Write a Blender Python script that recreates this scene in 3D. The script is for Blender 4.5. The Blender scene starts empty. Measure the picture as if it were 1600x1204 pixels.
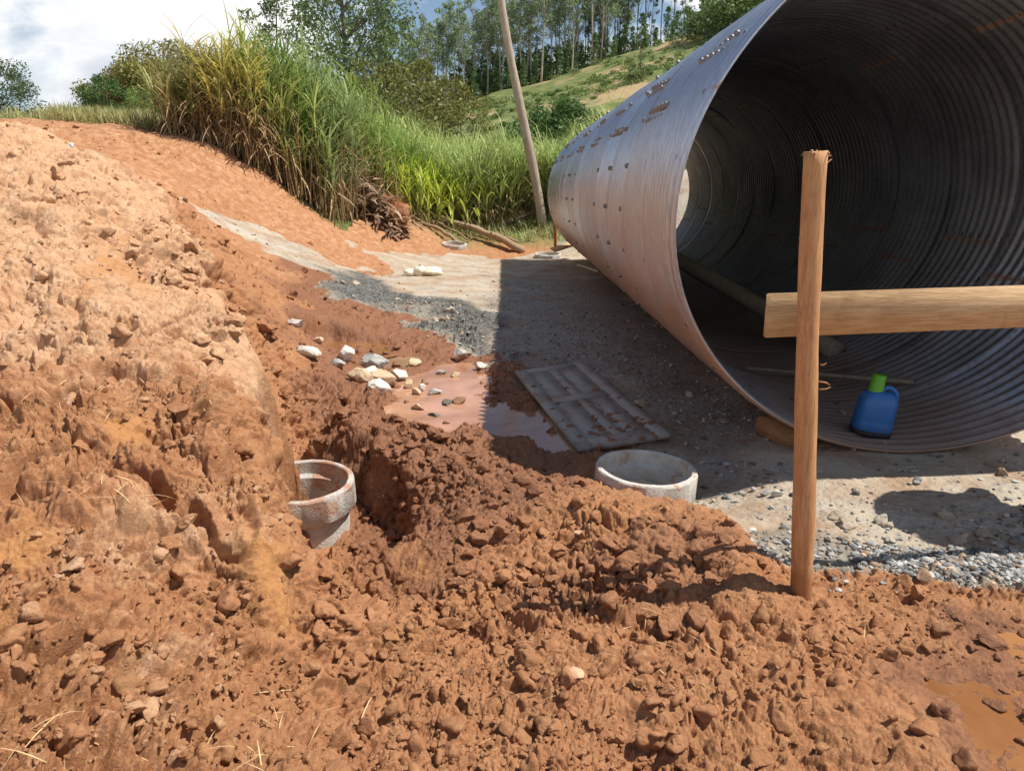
import bpy, math, random
import numpy as np
random.seed(7); rng = np.random.default_rng(11)
S = bpy.context.scene
COL = S.collection
RES = 1.0            # ground tessellation
# ------------------------------------------------------------------ camera
f_, pit, yaw, EYE = 1160.7, .2658, .0089, 1.6
CAM = np.array([0, 0, EYE])
FW = np.array([math.sin(yaw)*math.cos(pit), math.cos(yaw)*math.cos(pit), -math.sin(pit)])
RT = np.array([math.cos(yaw), -math.sin(yaw), 0.]); UP = np.cross(RT, FW)
def ray(px, py): return FW*f_ + RT*(px-800) - UP*(py-602)
def W(px, py, d):                       # measured point of the site at forward distance d
    r = ray(px, py); return CAM + r*(d/r[1])
def Wz(px, py, z):                      # measured point on the level z
    r = ray(px, py); return CAM + r*((z-EYE)/r[2])
cd = bpy.data.cameras.new("camera"); cam = bpy.data.objects.new("camera", cd); COL.objects.link(cam)
cam.location = CAM; cam.rotation_euler = (math.pi/2-pit, 0, -yaw)
cd.sensor_width = 36; cd.lens = 36*f_/1600; cd.clip_end = 3000; cd.clip_start = .05
S.camera = cam
# ------------------------------------------------------------------ noise
def _h(ix, iy, iz, s):
    with np.errstate(over='ignore'):
        n = (ix.astype(np.uint32)*np.uint32(374761393) + iy.astype(np.uint32)*np.uint32(668265263)
             + iz.astype(np.uint32)*np.uint32(2246822519) + np.uint32(s*3266489917 & 0xffffffff))
        n = (n ^ (n >> np.uint32(13)))*np.uint32(1274126177)
        n = (n ^ (n >> np.uint32(16)))*np.uint32(2654435761)
        n ^= n >> np.uint32(15)
    return (n & np.uint32(0xffffff)).astype(np.float32)/np.float32(0xffffff)
def vnoise(p, s=0):
    i = np.floor(p).astype(np.int64); f = (p-i).astype(np.float32); f = f*f*(3-2*f)
    out = 0
    for a in (0, 1):
        for b in (0, 1):
            for c in (0, 1):
                w = (f[:, 0] if a else 1-f[:, 0])*(f[:, 1] if b else 1-f[:, 1])*(f[:, 2] if c else 1-f[:, 2])
                out = out + w*_h(i[:, 0]+a, i[:, 1]+b, i[:, 2]+c, s)
    return out*2-1
def fbm(p, o=4, s=0, g=.5):
    a = 1.; t = 0
    for k in range(o):
        t = t + a*vnoise(p*(2.03**k)+17.3*k, s+k); a *= g
    return t
_RM = np.array([[.36, .48, -.8], [-.8, .6, 0], [.48, .64, .6]])
def billow(p, o=5, s=0, g=.55):         # rounded crumbs with sharp creases between them, on every scale
    a = 1.; t = 0; n = 0
    for k in range(o):
        t = t + a*np.abs(vnoise(p, s+k)); n += a; a *= g; p = (p@_RM.T)*2.07+5.1
    return t/n
def worley(p, s=0):
    i = np.floor(p).astype(np.int64); f = (p-i).astype(np.float32)
    F1 = np.full(len(p), 9., np.float32); F2 = F1.copy(); cid = np.zeros(len(p), np.float32)
    for a in (-1, 0, 1):
        for b in (-1, 0, 1):
            for c in (-1, 0, 1):
                X, Y, Z = i[:, 0]+a, i[:, 1]+b, i[:, 2]+c
                h1 = _h(X, Y, Z, s); h2 = _h(X, Y, Z, s+5); h3 = _h(X, Y, Z, s+9)
                d = (a+h1-f[:, 0])**2+(b+h2-f[:, 1])**2+(c+h3-f[:, 2])**2
                m = d < F1
                F2 = np.where(m, F1, np.minimum(F2, d)); cid = np.where(m, h2, cid); F1 = np.minimum(F1, d)
    return np.sqrt(F1), np.sqrt(F2), cid
def sst(a, b, x):
    t = np.clip((x-a)/(b-a), 0, 1); return t*t*(3-2*t)
def sdpoly(x, y, poly):                 # signed distance, negative inside
    P = np.asarray(poly)[:, :2]; n = len(P)
    d = np.full(x.shape, 1e9); ins = np.zeros(x.shape, bool)
    for k in range(n):
        a = P[k]; b = P[(k+1) % n]; e = b-a
        wx, wy = x-a[0], y-a[1]
        t = np.clip((wx*e[0]+wy*e[1])/(e@e), 0, 1)
        d = np.minimum(d, (wx-e[0]*t)**2+(wy-e[1]*t)**2)
        c = ((a[1] <= y) != (b[1] <= y)) & (x < (b[0]-a[0])*(y-a[1])/(b[1]-a[1]+1e-12)+a[0])
        ins ^= c
    return np.where(ins, -1, 1)*np.sqrt(d)
# ------------------------------------------------------------------ mesh + object helpers
def new_mesh(name, V, Fs, mat=None, smooth=False, attrs=None, mi=None):
    V = np.asarray(V, np.float32); me = bpy.data.meshes.new(name)
    if not isinstance(Fs, list): Fs = [Fs]
    Fs = [np.asarray(F, np.int32) for F in Fs if len(F)]
    me.vertices.add(len(V)); me.vertices.foreach_set("co", V.ravel())
    tot = np.concatenate([np.full(len(F), F.shape[1], np.int32) for F in Fs])
    lv = np.concatenate([F.ravel() for F in Fs])
    me.loops.add(len(lv)); me.loops.foreach_set("vertex_index", lv)
    me.polygons.add(len(tot)); st = np.zeros(len(tot), np.int32); st[1:] = np.cumsum(tot)[:-1]
    me.polygons.foreach_set("loop_start", st); me.polygons.foreach_set("loop_total", tot)
    if smooth: me.polygons.foreach_set("use_smooth", np.ones(len(tot), bool))
    if mat is not None:
        for m in (mat if isinstance(mat, (list, tuple)) else [mat]): me.materials.append(m)
    if mi is not None: me.polygons.foreach_set("material_index", np.asarray(mi, np.int32))
    for k, A in (attrs or {}).items():
        A = np.asarray(A, np.float32)
        if A.ndim == 1: A = np.stack([A, A, A], 1)
        at = me.attributes.new(k, 'FLOAT_COLOR', 'POINT')
        at.data.foreach_set("color", np.concatenate([A, np.ones((len(A), 1), np.float32)], 1).ravel())
    me.update(calc_edges=True); me.validate()
    return me
def tag(o, label=None, cat=None, group=None, kind=None):
    for k, v in (('label', label), ('category', cat), ('group', group), ('kind', kind)):
        if v: o[k] = v
    return o
def obj(name, me, parent=None, loc=None):
    o = bpy.data.objects.new(name, me); COL.objects.link(o)
    if parent is not None: o.parent = parent
    if loc is not None: o.location = loc
    return o
def thing(name, label, cat, loc=(0, 0, 0), group=None, rot=(0, 0, 0)):
    o = bpy.data.objects.new(name, None); COL.objects.link(o); o.location = loc; o.rotation_euler = rot
    o.empty_display_size = .1
    return tag(o, label, cat, group)
def copy_tree(o, parent=None):
    c = o.copy(); COL.objects.link(c)
    if parent is not None: c.parent = parent
    for ch in list(o.children): copy_tree(ch, c)
    return c
class MB:                               # collects shapes into one mesh
    def __init__(s): s.V = []; s.F = {}; s.n = 0; s.C = []
    def add(s, V, F, c=None):
        V = np.asarray(V, float)
        for k in ({len(f) for f in F}): s.F.setdefault(k, []).append(np.array([f for f in F if len(f) == k])+s.n)
        s.V.append(V); s.n += len(V); s.C.append(np.tile(c if c is not None else (.5, .5, .5), (len(V), 1)))
    def tube(s, pts, rad, seg=10, cap=True, c=None, jit=0):
        pts = [np.asarray(p, float) for p in pts]; n = len(pts); V = []; F = []
        t0 = pts[1]-pts[0]; u = np.cross(t0, [0.31, .17, .93]); u /= np.linalg.norm(u)
        for k in range(n):
            t = pts[min(k+1, n-1)]-pts[max(k-1, 0)]; t /= np.linalg.norm(t)
            u = u-t*(u@t); u /= np.linalg.norm(u); v = np.cross(t, u)
            for j in range(seg):
                a = 2*math.pi*j/seg; r = rad[k]*(1+jit*(random.random()-.5))
                V.append(pts[k]+(u*math.cos(a)+v*math.sin(a))*r)
        for k in range(n-1):
            for j in range(seg):
                j2 = (j+1) % seg; F.append((k*seg+j, k*seg+j2, (k+1)*seg+j2, (k+1)*seg+j))
        if cap:
            V.append(pts[0]); V.append(pts[-1]); a, b = len(V)-2, len(V)-1
            for j in range(seg):
                j2 = (j+1) % seg; F.append((a, j2, j)); F.append((b, (n-1)*seg+j, (n-1)*seg+j2))
        s.add(V, F, c)
    def box(s, lo, hi, bev=0, c=None):
        lo = np.array(lo, float); hi = np.array(hi, float); b = bev
        if b <= 0:
            V = [(x, y, z) for x in (lo[0], hi[0]) for y in (lo[1], hi[1]) for z in (lo[2], hi[2])]
            s.add(V, [(0, 1, 3, 2), (4, 6, 7, 5), (0, 4, 5, 1), (2, 3, 7, 6), (0, 2, 6, 4), (1, 5, 7, 3)], c); return
        import bmesh
        bm = bmesh.new(); bmesh.ops.create_cube(bm, size=1)
        for v in bm.verts: v.co = [(lo[i]+hi[i])/2+v.co[i]*(hi[i]-lo[i]) for i in range(3)]
        bmesh.ops.bevel(bm, geom=bm.edges[:], offset=b, segments=2, affect='EDGES')
        s.add([v.co[:] for v in bm.verts], [tuple(v.index for v in f.verts) for f in bm.faces], c); bm.free()
    def lathe(s, prof, seg=48, c=None, wob=None):
        V = []; F = []; n = len(prof)
        for (r, z) in prof:
            for j in range(seg):
                a = 2*math.pi*j/seg; k = 1 if wob is None else wob(a, z)
                V.append((r*k*math.cos(a), r*k*math.sin(a), z))
        for k in range(n-1):
            for j in range(seg):
                j2 = (j+1) % seg; F.append((k*seg+j, k*seg+j2, (k+1)*seg+j2, (k+1)*seg+j))
        s.add(V, F, c)
    def mesh(s, name, mat, smooth=False):
        return new_mesh(name, np.concatenate(s.V), [np.concatenate(v) for v in s.F.values()], mat, smooth,
                        {'tint': np.concatenate(s.C)})
    def build(s, name, mat, parent=None, smooth=False, loc=None): return obj(name, s.mesh(name, mat, smooth), parent, loc)
# ------------------------------------------------------------------ materials
class NT:
    def __init__(s, name):
        m = bpy.data.materials.new(name); m.use_nodes = True; s.m = m; s.t = m.node_tree; s.t.nodes.clear()
        s.out = s.n('ShaderNodeOutputMaterial'); s.b = s.n('ShaderNodeBsdfPrincipled'); s.l(s.b.outputs[0], s.out.inputs[0])
        s.obj = None
    def n(s, t, **k):
        nd = s.t.nodes.new(t)
        for a, v in k.items(): setattr(nd, a, v)
        return nd
    def l(s, a, b): s.t.links.new(a, b)
    def put(s, sock, v):
        if hasattr(v, 'is_output'): s.l(v, sock)
        elif isinstance(v, (tuple, list)) and sock.type == 'RGBA': sock.default_value = (*v[:3], 1)
        else: sock.default_value = v
    def co(s):
        if s.obj is None: s.obj = s.n('ShaderNodeTexCoord').outputs['Object']
        return s.obj
    def map(s, scale, rot=(0, 0, 0), src=None):
        nd = s.n('ShaderNodeMapping'); s.l(src or s.co(), nd.inputs[0])
        nd.inputs['Scale'].default_value = scale if isinstance(scale, (tuple, list)) else (scale,)*3
        nd.inputs['Rotation'].default_value = rot; return nd.outputs[0]
    def noise(s, scale, det=5, rough=.55, v=None, dist=0):
        nd = s.n('ShaderNodeTexNoise'); s.l(v or s.co(), nd.inputs['Vector'])
        nd.inputs['Scale'].default_value = scale; nd.inputs['Detail'].default_value = det
        nd.inputs['Roughness'].default_value = rough; nd.inputs['Distortion'].default_value = dist
        return nd.outputs[0]
    def vor(s, scale, out=0, v=None, feat='F1'):
        nd = s.n('ShaderNodeTexVoronoi', feature=feat); s.l(v or s.co(), nd.inputs['Vector'])
        nd.inputs['Scale'].default_value = scale; return nd.outputs[out]
    def ramp(s, v, *st, interp='LINEAR'):
        nd = s.n('ShaderNodeValToRGB'); s.l(v, nd.inputs[0]); e = nd.color_ramp.elements; nd.color_ramp.interpolation = interp
        while len(e) < len(st): e.new(.5)
        for k, (p, c) in enumerate(st):
            e[k].position = p; e[k].color = (*c, 1) if isinstance(c, (tuple, list)) else (c, c, c, 1)
        return nd.outputs[0]
    def mix(s, fac, a, b, mode='MIX'):
        nd = s.n('ShaderNodeMix', data_type='RGBA', blend_type=mode)
        s.put(nd.inputs[0], fac); s.put(nd.inputs[6], a); s.put(nd.inputs[7], b); return nd.outputs[2]
    def math(s, op, a, b=0., c=None):
        nd = s.n('ShaderNodeMath', operation=op); s.put(nd.inputs[0], a); s.put(nd.inputs[1], b)
        if c is not None: s.put(nd.inputs[2], c)
        return nd.outputs[0]
    def attr(s, name): return s.n('ShaderNodeAttribute', attribute_name=name)
    def sep(s, v):
        nd = s.n('ShaderNodeSeparateColor'); s.l(v, nd.inputs[0]); return nd.outputs
    def bump(s, h, dist=.01, strength=1.):
        nd = s.n('ShaderNodeBump'); s.l(h, nd.inputs['Height']); nd.inputs['Distance'].default_value = dist
        nd.inputs['Strength'].default_value = strength; s.l(nd.outputs[0], s.b.inputs['Normal']); return nd
    def set(s, **k):
        for a, v in k.items(): s.put(s.b.inputs[a.replace('_', ' ')], v)
        return s
def m_soil():
    t = NT('soil'); z = t.sep(t.attr('zone').outputs[0]); z2 = t.sep(t.attr('zonex').outputs[0])
    n1 = t.noise(1.7, 6, .6); n2 = t.noise(9, 7, .62); n3 = t.noise(55, 5, .65)
    clay = t.mix(t.ramp(n2, (.3, 0), (.7, 1)), (.30, .122, .052), (.47, .235, .112))
    clay = t.mix(t.ramp(n1, (.36, 0), (.62, .75)), clay, (.38, .178, .078))
    dust = t.mix(t.ramp(n2, (.3, 0), (.7, 1)), (.47, .25, .128), (.62, .395, .235))
    pf = t.ramp(t.math('ADD', z[1], t.math('MULTIPLY', t.math('SUBTRACT', n2, .5), .9)), (.3, 0), (.75, 1))
    clay = t.mix(pf, clay, dust)
    damp_shade = t.mix(t.ramp(n3, (.35, 0), (.65, 1)), (.19, .078, .037), (.31, .14, .066))
    clay = t.mix(t.ramp(n3, (.3, .5), (.46, 0)), clay, (.24, .095, .038)); clay = t.mix(t.ramp(n3, (.55, 0), (.7, .45)), clay, (.60, .38, .21))
    clay = t.mix(t.ramp(t.noise(4.1, 6, .68), (.56, 0), (.66, .55)), clay, (.30, .165, .075))
    df = t.ramp(t.math('ADD', z[2], t.math('MULTIPLY', t.math('SUBTRACT', n2, .5), .8)), (.3, 0), (.8, 1))
    clay = t.mix(df, clay, damp_shade)
    cut = t.mix(t.ramp(n3, (.35, 0), (.65, 1)), (.40, .18, .062), (.50, .25, .095))
    clay = t.mix(z2[0], clay, cut)
    pc = t.vor(38, 1); pv = t.sep(pc)[0]
    grav = t.mix(pv, (.30, .28, .245), (.47, .435, .375))
    grav = t.mix(t.ramp(t.noise(3.3, 7, .65), (.3, .25), (.6, 1)), grav, (.49, .41, .305))
    grav = t.mix(t.ramp(t.noise(1.9, 7, .7, t.map(1., (0, 0, .7))), (.44, 0), (.62, .75)), grav, (.33, .20, .11))
    dk = t.mix(pv, (.055, .055, .05), (.2, .19, .165))
    grav = t.mix(z2[1], grav, dk)
    gf = t.ramp(t.math('ADD', z[0], t.math('MULTIPLY', t.math('SUBTRACT', n1, .5), .55)), (.32, 0), (.68, 1))
    gf2 = t.ramp(t.math('ADD', gf, t.math('MULTIPLY', t.math('SUBTRACT', n3, .5), .5)), (.3, 0), (.7, 1))
    col = t.mix(gf2, clay, grav)
    g1 = t.noise(.11, 6, .6); g2 = t.noise(.9, 5, .6)
    veg = t.mix(t.ramp(g2, (.35, 0), (.65, 1)), (.085, .12, .03), (.17, .20, .06))
    veg = t.mix(t.ramp(g1, (.5, 0), (.58, 1)), veg, (.36, .26, .13))
    veg = t.mix(t.ramp(t.noise(.35, 5, .6), (.6, 0), (.68, .6)), veg, (.3, .14, .07))
    col = t.mix(z2[2], col, veg)
    h = t.math('ADD', t.math('MULTIPLY', t.noise(28, 8, .7), 1.), t.math('MULTIPLY', t.noise(120, 6, .7), .5))
    h = t.math('ADD', h, t.math('MULTIPLY', t.vor(38), t.math('MULTIPLY', gf2, -.5)))
    t.bump(h, .016, .85)
    t.set(Base_Color=col, Roughness=t.ramp(t.math('ADD', df, t.math('MULTIPLY', t.math('SUBTRACT', n1, .5), .6)), (.1, .9), (.8, .42)), Specular_IOR_Level=.3)
    return t.m
def m_tint(name, rough=.8, c1=(1, 1, 1), spec=.3, var=.25, scale=20, trans=0, bumpd=0):
    t = NT(name); a = t.attr('tint').outputs[0]
    c = t.mix(t.noise(scale, 4), t.mix(1., a, (1-var,)*3, 'MULTIPLY'), t.mix(1., a, (1+var,)*3, 'MULTIPLY'))
    t.set(Base_Color=c, Roughness=rough, Specular_IOR_Level=spec)
    if bumpd: t.bump(t.noise(scale*2, 6, .65), bumpd)
    if trans:
        tr = t.n('ShaderNodeBsdfTranslucent'); t.l(c, tr.inputs[0])
        mx = t.n('ShaderNodeMixShader'); mx.inputs[0].default_value = trans
        t.l(t.b.outputs[0], mx.inputs[1]); t.l(tr.outputs[0], mx.inputs[2]); t.l(mx.outputs[0], t.out.inputs[0])
    return t.m
def m_water(name, c, rough=.03):
    t = NT(name); t.set(Base_Color=t.mix(t.ramp(t.noise(1.4, 6, .6, None, .8), (.36, 0), (.62, 1)), c, (c[0]*.62, c[1]*.55, c[2]*.48)), Roughness=rough, IOR=1.33, Specular_IOR_Level=.5)
    t.bump(t.noise(14, 4), .003, .7); return t.m
def m_concrete(name='concrete'):
    t = NT(name); n = t.noise(14, 6, .6)
    c = t.mix(t.ramp(n, (.3, 0), (.7, 1)), (.42, .40, .355), (.63, .60, .54))
    rz = t.sep(t.attr('tint').outputs[0])[0]
    red = t.ramp(t.math('ADD', t.noise(7, 6, .7), t.math('MULTIPLY', rz, .25)), (.62, 0), (.72, .75))
    c = t.mix(red, c, (.38, .17, .08)); sp = t.ramp(t.vor(90), (.1, .0), (.2, 1))
    c = t.mix(sp, (.2, .19, .17), c); t.set(Base_Color=c, Roughness=.9, Specular_IOR_Level=.2)
    h = t.math('ADD', t.math('MULTIPLY', t.noise(60, 6, .7), t.math('ADD', rz, .15)), t.math('MULTIPLY', t.vor(90), .25))
    t.bump(h, .012, .8); return t.m
def m_wood(name, c1, c2, sc=(3, 3, 40), rough=.7, knots=True, mud=None):
    t = NT(name); v = t.map(sc); n = t.noise(2.2, 6, .6, v, .6); b = t.noise(3, 4)
    c = t.mix(t.ramp(n, (.3, 0), (.7, 1)), c1, c2)
    c = t.mix(t.ramp(b, (.55, 0), (.75, .5)), c, tuple(x*.7 for x in c1))
    if knots:
        k = t.vor(4.5, 0, t.map(tuple(.35+.65*s/max(sc) if s == min(sc) else 1 for s in sc)))
        c = t.mix(t.ramp(k, (.05, .85), (.12, 0)), c, (.12, .05, .02))
    g = t.noise(7, 5, .7, v, .2); c = t.mix(t.ramp(g, (.4, .4), (.54, 0)), c, tuple(x*.6 for x in c1))
    bl = t.noise(5, 6, .7); c = t.mix(t.ramp(bl, (.58, 0), (.72, .45)), c, (.26, .12, .055))
    if mud:
        xyz = t.n('ShaderNodeSeparateXYZ'); t.l(t.co(), xyz.inputs[0]); mz = t.math('ADD', xyz.outputs[2], t.math('MULTIPLY', t.noise(16, 6, .7), -.35))
        mr_ = t.n('ShaderNodeMapRange'); t.l(mz, mr_.inputs[0]); mr_.inputs[1].default_value = mud-.2; mr_.inputs[2].default_value = mud-.1; mr_.inputs[3].default_value = .85; mr_.inputs[4].default_value = 0
        c = t.mix(mr_.outputs[0], c, (.32, .135, .055))
    t.set(Base_Color=c, Roughness=rough, Specular_IOR_Level=.25); t.bump(t.math('ADD', n, g), .004, .7); return t.m
def m_plain(name, c, rough=.5, metal=0, var=.15, scale=12, bumpd=0, dirt=None):
    t = NT(name); n = t.noise(scale, 5, .6)
    cc = t.mix(n, tuple(x*(1-var) for x in c), tuple(min(1, x*(1+var)) for x in c))
    if dirt: cc = t.mix(t.ramp(t.noise(scale*.6, 6, .65), (.5, 0), (.68, dirt[1])), cc, dirt[0])
    t.set(Base_Color=cc, Roughness=rough, Metallic=metal)
    if bumpd: t.bump(t.noise(scale*4, 6, .65), bumpd)
    return t.m
def m_steel_out():
    t = NT('galvanised_steel_outside'); a = t.sep(t.attr('tint').outputs[0])    # r: plate tone, g: rust, b: red dust with painted ground bounce
    v = t.map((3, 60, 3)); n = t.noise(1.6, 6, .65); st = t.noise(2., 5, .6, v); f = t.noise(40, 5, .65)
    c = t.mix(t.ramp(st, (.3, 0), (.7, 1)), (.32, .40, .50), (.72, .83, .96))
    c = t.mix(t.math('MULTIPLY', a[0], .5), c, (.33, .335, .35))
    c = t.mix(t.math('MULTIPLY', t.sep(t.attr('groove').outputs[0])[0], .55), c, (.27, .255, .25))
    sp = t.ramp(t.math('ADD', t.math('MULTIPLY', st, .6), t.math('MULTIPLY', n, .5)), (.54, 0), (.7, .4))
    c = t.mix(sp, c, (.36, .25, .19))
    dust = t.ramp(t.math('ADD', a[2], t.math('MULTIPLY', t.math('SUBTRACT', n, .5), .9)), (.25, 0), (.85, .8))
    c = t.mix(dust, c, t.mix(f, (.38, .19, .09), (.52, .30, .16)))
    rust = t.ramp(t.math('ADD', a[1], t.math('MULTIPLY', t.math('SUBTRACT', t.noise(9, 6, .7), .5), 1.2)), (.4, 0), (.75, .9))
    c = t.mix(rust, c, t.mix(f, (.23, .09, .035), (.42, .2, .09)))
    t.set(Base_Color=c, Metallic=t.ramp(t.math('MAXIMUM', rust, dust), (0, .75), (.6, .15)), Roughness=t.ramp(f, (.3, .30), (.7, .48)))
    t.bump(f, .002, .5); return t.m
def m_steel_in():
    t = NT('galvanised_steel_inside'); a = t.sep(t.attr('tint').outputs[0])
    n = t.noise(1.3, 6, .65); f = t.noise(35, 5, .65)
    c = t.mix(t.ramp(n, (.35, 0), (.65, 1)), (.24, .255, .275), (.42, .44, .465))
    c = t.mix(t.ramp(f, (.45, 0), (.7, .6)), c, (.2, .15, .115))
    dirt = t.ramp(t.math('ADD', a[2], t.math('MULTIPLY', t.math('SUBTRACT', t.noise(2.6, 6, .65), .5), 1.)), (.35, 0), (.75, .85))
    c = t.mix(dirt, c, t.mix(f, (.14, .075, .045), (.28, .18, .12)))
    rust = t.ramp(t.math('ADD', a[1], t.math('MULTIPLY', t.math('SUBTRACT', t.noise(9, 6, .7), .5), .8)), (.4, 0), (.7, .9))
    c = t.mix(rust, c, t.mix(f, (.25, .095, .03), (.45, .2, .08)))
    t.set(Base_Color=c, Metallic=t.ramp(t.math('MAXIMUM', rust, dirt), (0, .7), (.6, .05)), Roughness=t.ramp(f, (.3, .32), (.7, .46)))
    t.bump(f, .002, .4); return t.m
SOIL = m_soil(); M_OUT, M_IN = m_steel_out(), m_steel_in()
CONC = m_concrete()
STAKE = m_wood('peeled_stake_wood', (.46, .21, .085), (.62, .36, .17), (26, 26, 2.2), mud=.12)
PLANK = m_wood('sawn_plank_wood', (.50, .30, .14), (.66, .46, .25), (1.6, 14, 18))
GREYWOOD = m_wood('weathered_wood', (.22, .16, .11), (.42, .33, .24), (16, 16, 2), knots=False)
BARK = m_tint('bark', .9, var=.4, scale=6, bumpd=.02)
LEAF = m_tint('leaf', .55, var=.2, scale=3, trans=.3, spec=.35)
BLADE = m_tint('grass_blade', .55, var=.15, scale=4, trans=.35, spec=.4)
STONE = m_tint('stone', .85, var=.3, scale=14, bumpd=.008)
# ------------------------------------------------------------------ the pipe's measured shape
PCX, PR, PY0, PY1, PE, PKX, PKZ, PS = 2.4548, 1.4847, 4.0662, 16.5035, .02, -.0478, -.1696, -.0041
def pipe_pt(th, y, r=0.):
    w = 1-(y-PY0)/(PY1-PY0)
    x = (PR+r)*(1+PE)*np.cos(th); z = (PR+r)*(1-PE)*np.sin(th)
    Y = y+(PKX*x+PKZ*z)*w
    return np.stack([PCX+x, Y, PR*(1-PE)+z+PS*(y-4.3)], -1)
# ------------------------------------------------------------------ ground: measured control points
CP = []
def cw(*pts):
    for p in pts: CP.append(W(*p))
def cz(z, *pts):
    for p in pts: CP.append(Wz(p[0], p[1], z))
def behind(*pts):                       # ground hidden behind a crest: it drops away below the sight line
    for px, py, d, dz in pts: CP.append(W(px, py, d)-np.array([0, 0, dz]))
def cx(*pts): CP.extend(np.array(p, float) for p in pts)
cx((.3, 3, -.02), (1.5, 3, 0), (2.5, 3, 0), (4, 3, 0), (1.5, 4, -.03), (.8, 5, -.02), (.5, 7, 0), (.2, 9, 0), (0, 12, 0), (1.5, 12, -.02),
   (.8, 15, -.03), (2.5, 8, -.03), (2.5, 5, -.02), (2.5, 16, -.06), (5, 5, 0), (5, 10, 0), (5, 16, 0), (.5, 16.8, -.02), (4, 2, 0), (2, 2, 0),
   (1, 2, .02), (0, 2, .02), (-.3, 1.5, .04), (1, 1, .02), (3, 1, 0), (0, .3, 0), (-1, .2, .2), (-2.5, 0, .6), (4, -1, 0), (0, -1, 0), (9, 5, .1), (9, 15, .2), (-.6, 10.5, .05), (-1, 12.5, .1))
# bank crest (occluding edge) and toe
cw((0, 195, 9), (100, 215, 9), (250, 287, 8), (330, 400, 6), (400, 540, 4.3), (408, 640, 3.4), (412, 730, 2.98), (450, 790, 2.76), (486, 860, 2.58), (502, 900, 2.46),
   (505, 1000, 2.3), (490, 1062, 2.13))
behind((412, 640, 3.65, .14), (425, 730, 3.2, .14), (425, 735, 3.45, .3), (455, 785, 2.98, .12), (460, 785, 3.2, .26), (492, 850, 2.8, .12), (500, 850, 3.0, .22), (400, 560, 4.6, .14), (440, 640, 4.0, .3))
# bank face
cw((0, 500, 3.8), (200, 500, 3.9), (330, 520, 4.1), (0, 300, 5.8), (150, 300, 6.2), (200, 380, 5.2), (300, 600, 3.3), (150, 700, 2.75), (0, 800, 2.3), (150, 850, 2.2), (300, 800, 2.5),
   (400, 800, 2.52), (350, 700, 2.85), (420, 950, 2.22), (300, 960, 2.1), (150, 1000, 1.85), (0, 1000, 1.75), (0, 1204, 1.35), (200, 1204, 1.45), (400, 1204, 1.58), (600, 1204, 1.7), (400, 1080, 1.95),
   (-300, 500, 3.8), (-300, 300, 6), (-300, 900, 2), (-300, 180, 9))
# behind the bank: hollow round the left ring, red slope, track
cx((-1.1, 4.15, -.25), (-.75, 3.9, -.28), (-1.4, 4.4, -.1), (-.95, 3.65, -.27), (-.62, 3.5, -.2), (-.75, 3.2, -.12))
cw((500, 705, 4.75), (440, 680, 4.8), (470, 640, 5.2), (450, 600, 5.5), (450, 500, 7.2), (430, 450, 8.6), (350, 400, 9.6), (300, 340, 10.3),
   (270, 300, 11.8), (400, 350, 12.5), (480, 390, 12.3), (560, 420, 12.8), (180, 208, 13.5), (60, 200, 13), (330, 228, 14.2), (440, 290, 14.6), (520, 350, 15.2), (620, 368, 16.4), (640, 395, 15.5),
   (700, 383, 17.6), (780, 392, 17.8), (850, 385, 18.2), (600, 440, 11.6), (550, 480, 9.2))
cw((580, 300, 18.5), (620, 328, 19), (700, 340, 20.3), (820, 335, 20.7), (950, 330, 21), (380, 225, 18), (250, 195, 18), (100, 188, 18), (-100, 190, 16))
cx((-3, 26, .9), (0, 26, .7), (4, 26, .5), (9, 24, .5), (-8, 26, 2.2), (-14, 26, 2.6), (-16, 14, 2.5), (-10, 5, 2), (-14, 0, 2))
cx((2.4, 19.4, 1.5), (4, 19.4, 1.9), (1.7, 18.8, .35), (3.2, 18.4, .8), (5.5, 19, 1.9))
cz(-.03, (650, 500), (720, 530))
cx((-.95, 7.6, -.06), (-1.2, 6.9, -.07), (-1.0, 6.2, -.08), (-.3, 7.2, -.06))
# spoil heaps between the puddle and the camera
behind((600, 632, 4.7, .05), (500, 636, 4.7, .05), (700, 690, 4.2, .06), (740, 690, 4.15, .06), (640, 690, 4.45, .04))
cw((560, 740, 4.05), (700, 745, 3.8), (850, 755, 3.7), (945, 775, 3.4), (1000, 835, 3.02), (1100, 868, 2.85), (1150, 905, 2.72), (760, 795, 3.35), (900, 860, 2.95), (1000, 930, 2.7), (1250, 930, 2.66))
cz(-.13, (640, 830), (655, 800), (1010, 735), (1060, 790))
CP = np.array(CP)
def _k(r): return np.sqrt(r*r+.04)
_n = len(CP); A = np.zeros((_n+3, _n+3)); D = np.hypot(CP[:, None, 0]-CP[None, :, 0], CP[:, None, 1]-CP[None, :, 1])
A[:_n, :_n] = -_k(D)+np.eye(_n)*.008; A[:_n, _n] = A[_n, :_n] = 1; A[:_n, _n+1] = A[_n+1, :_n] = CP[:, 0]; A[:_n, _n+2] = A[_n+2, :_n] = CP[:, 1]
SOL = np.linalg.solve(A, np.concatenate([CP[:, 2], np.zeros(3)]))
def rbf(x, y):
    o = SOL[_n]+SOL[_n+1]*x+SOL[_n+2]*y
    for k in range(_n): o = o-SOL[k]*_k(np.hypot(x-CP[k, 0], y-CP[k, 1]))
    return o
HT = np.array([-9, -1.2, -.7, -.45, -.3, -.17, -.077, .05, .14, .22, .31, .45, .7, 1.2, 9]); HE = np.array([.045, .045, .05, .055, .065, .075, .088, .122, .15, .172, .20, .235, .26, .2, .1])
def hill(x, y):
    t = x/np.maximum(y, 1); e = np.interp(t, HT, HE); H = 112*e+1.6
    r = np.clip((y-34)/(112-34), 0, 1); b = .8+np.clip(-x-3, 0, 12)*.13
    z = b+(H-b)*(r**1.15)
    return z-np.clip(y-125, 0, 400)*.02
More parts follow.
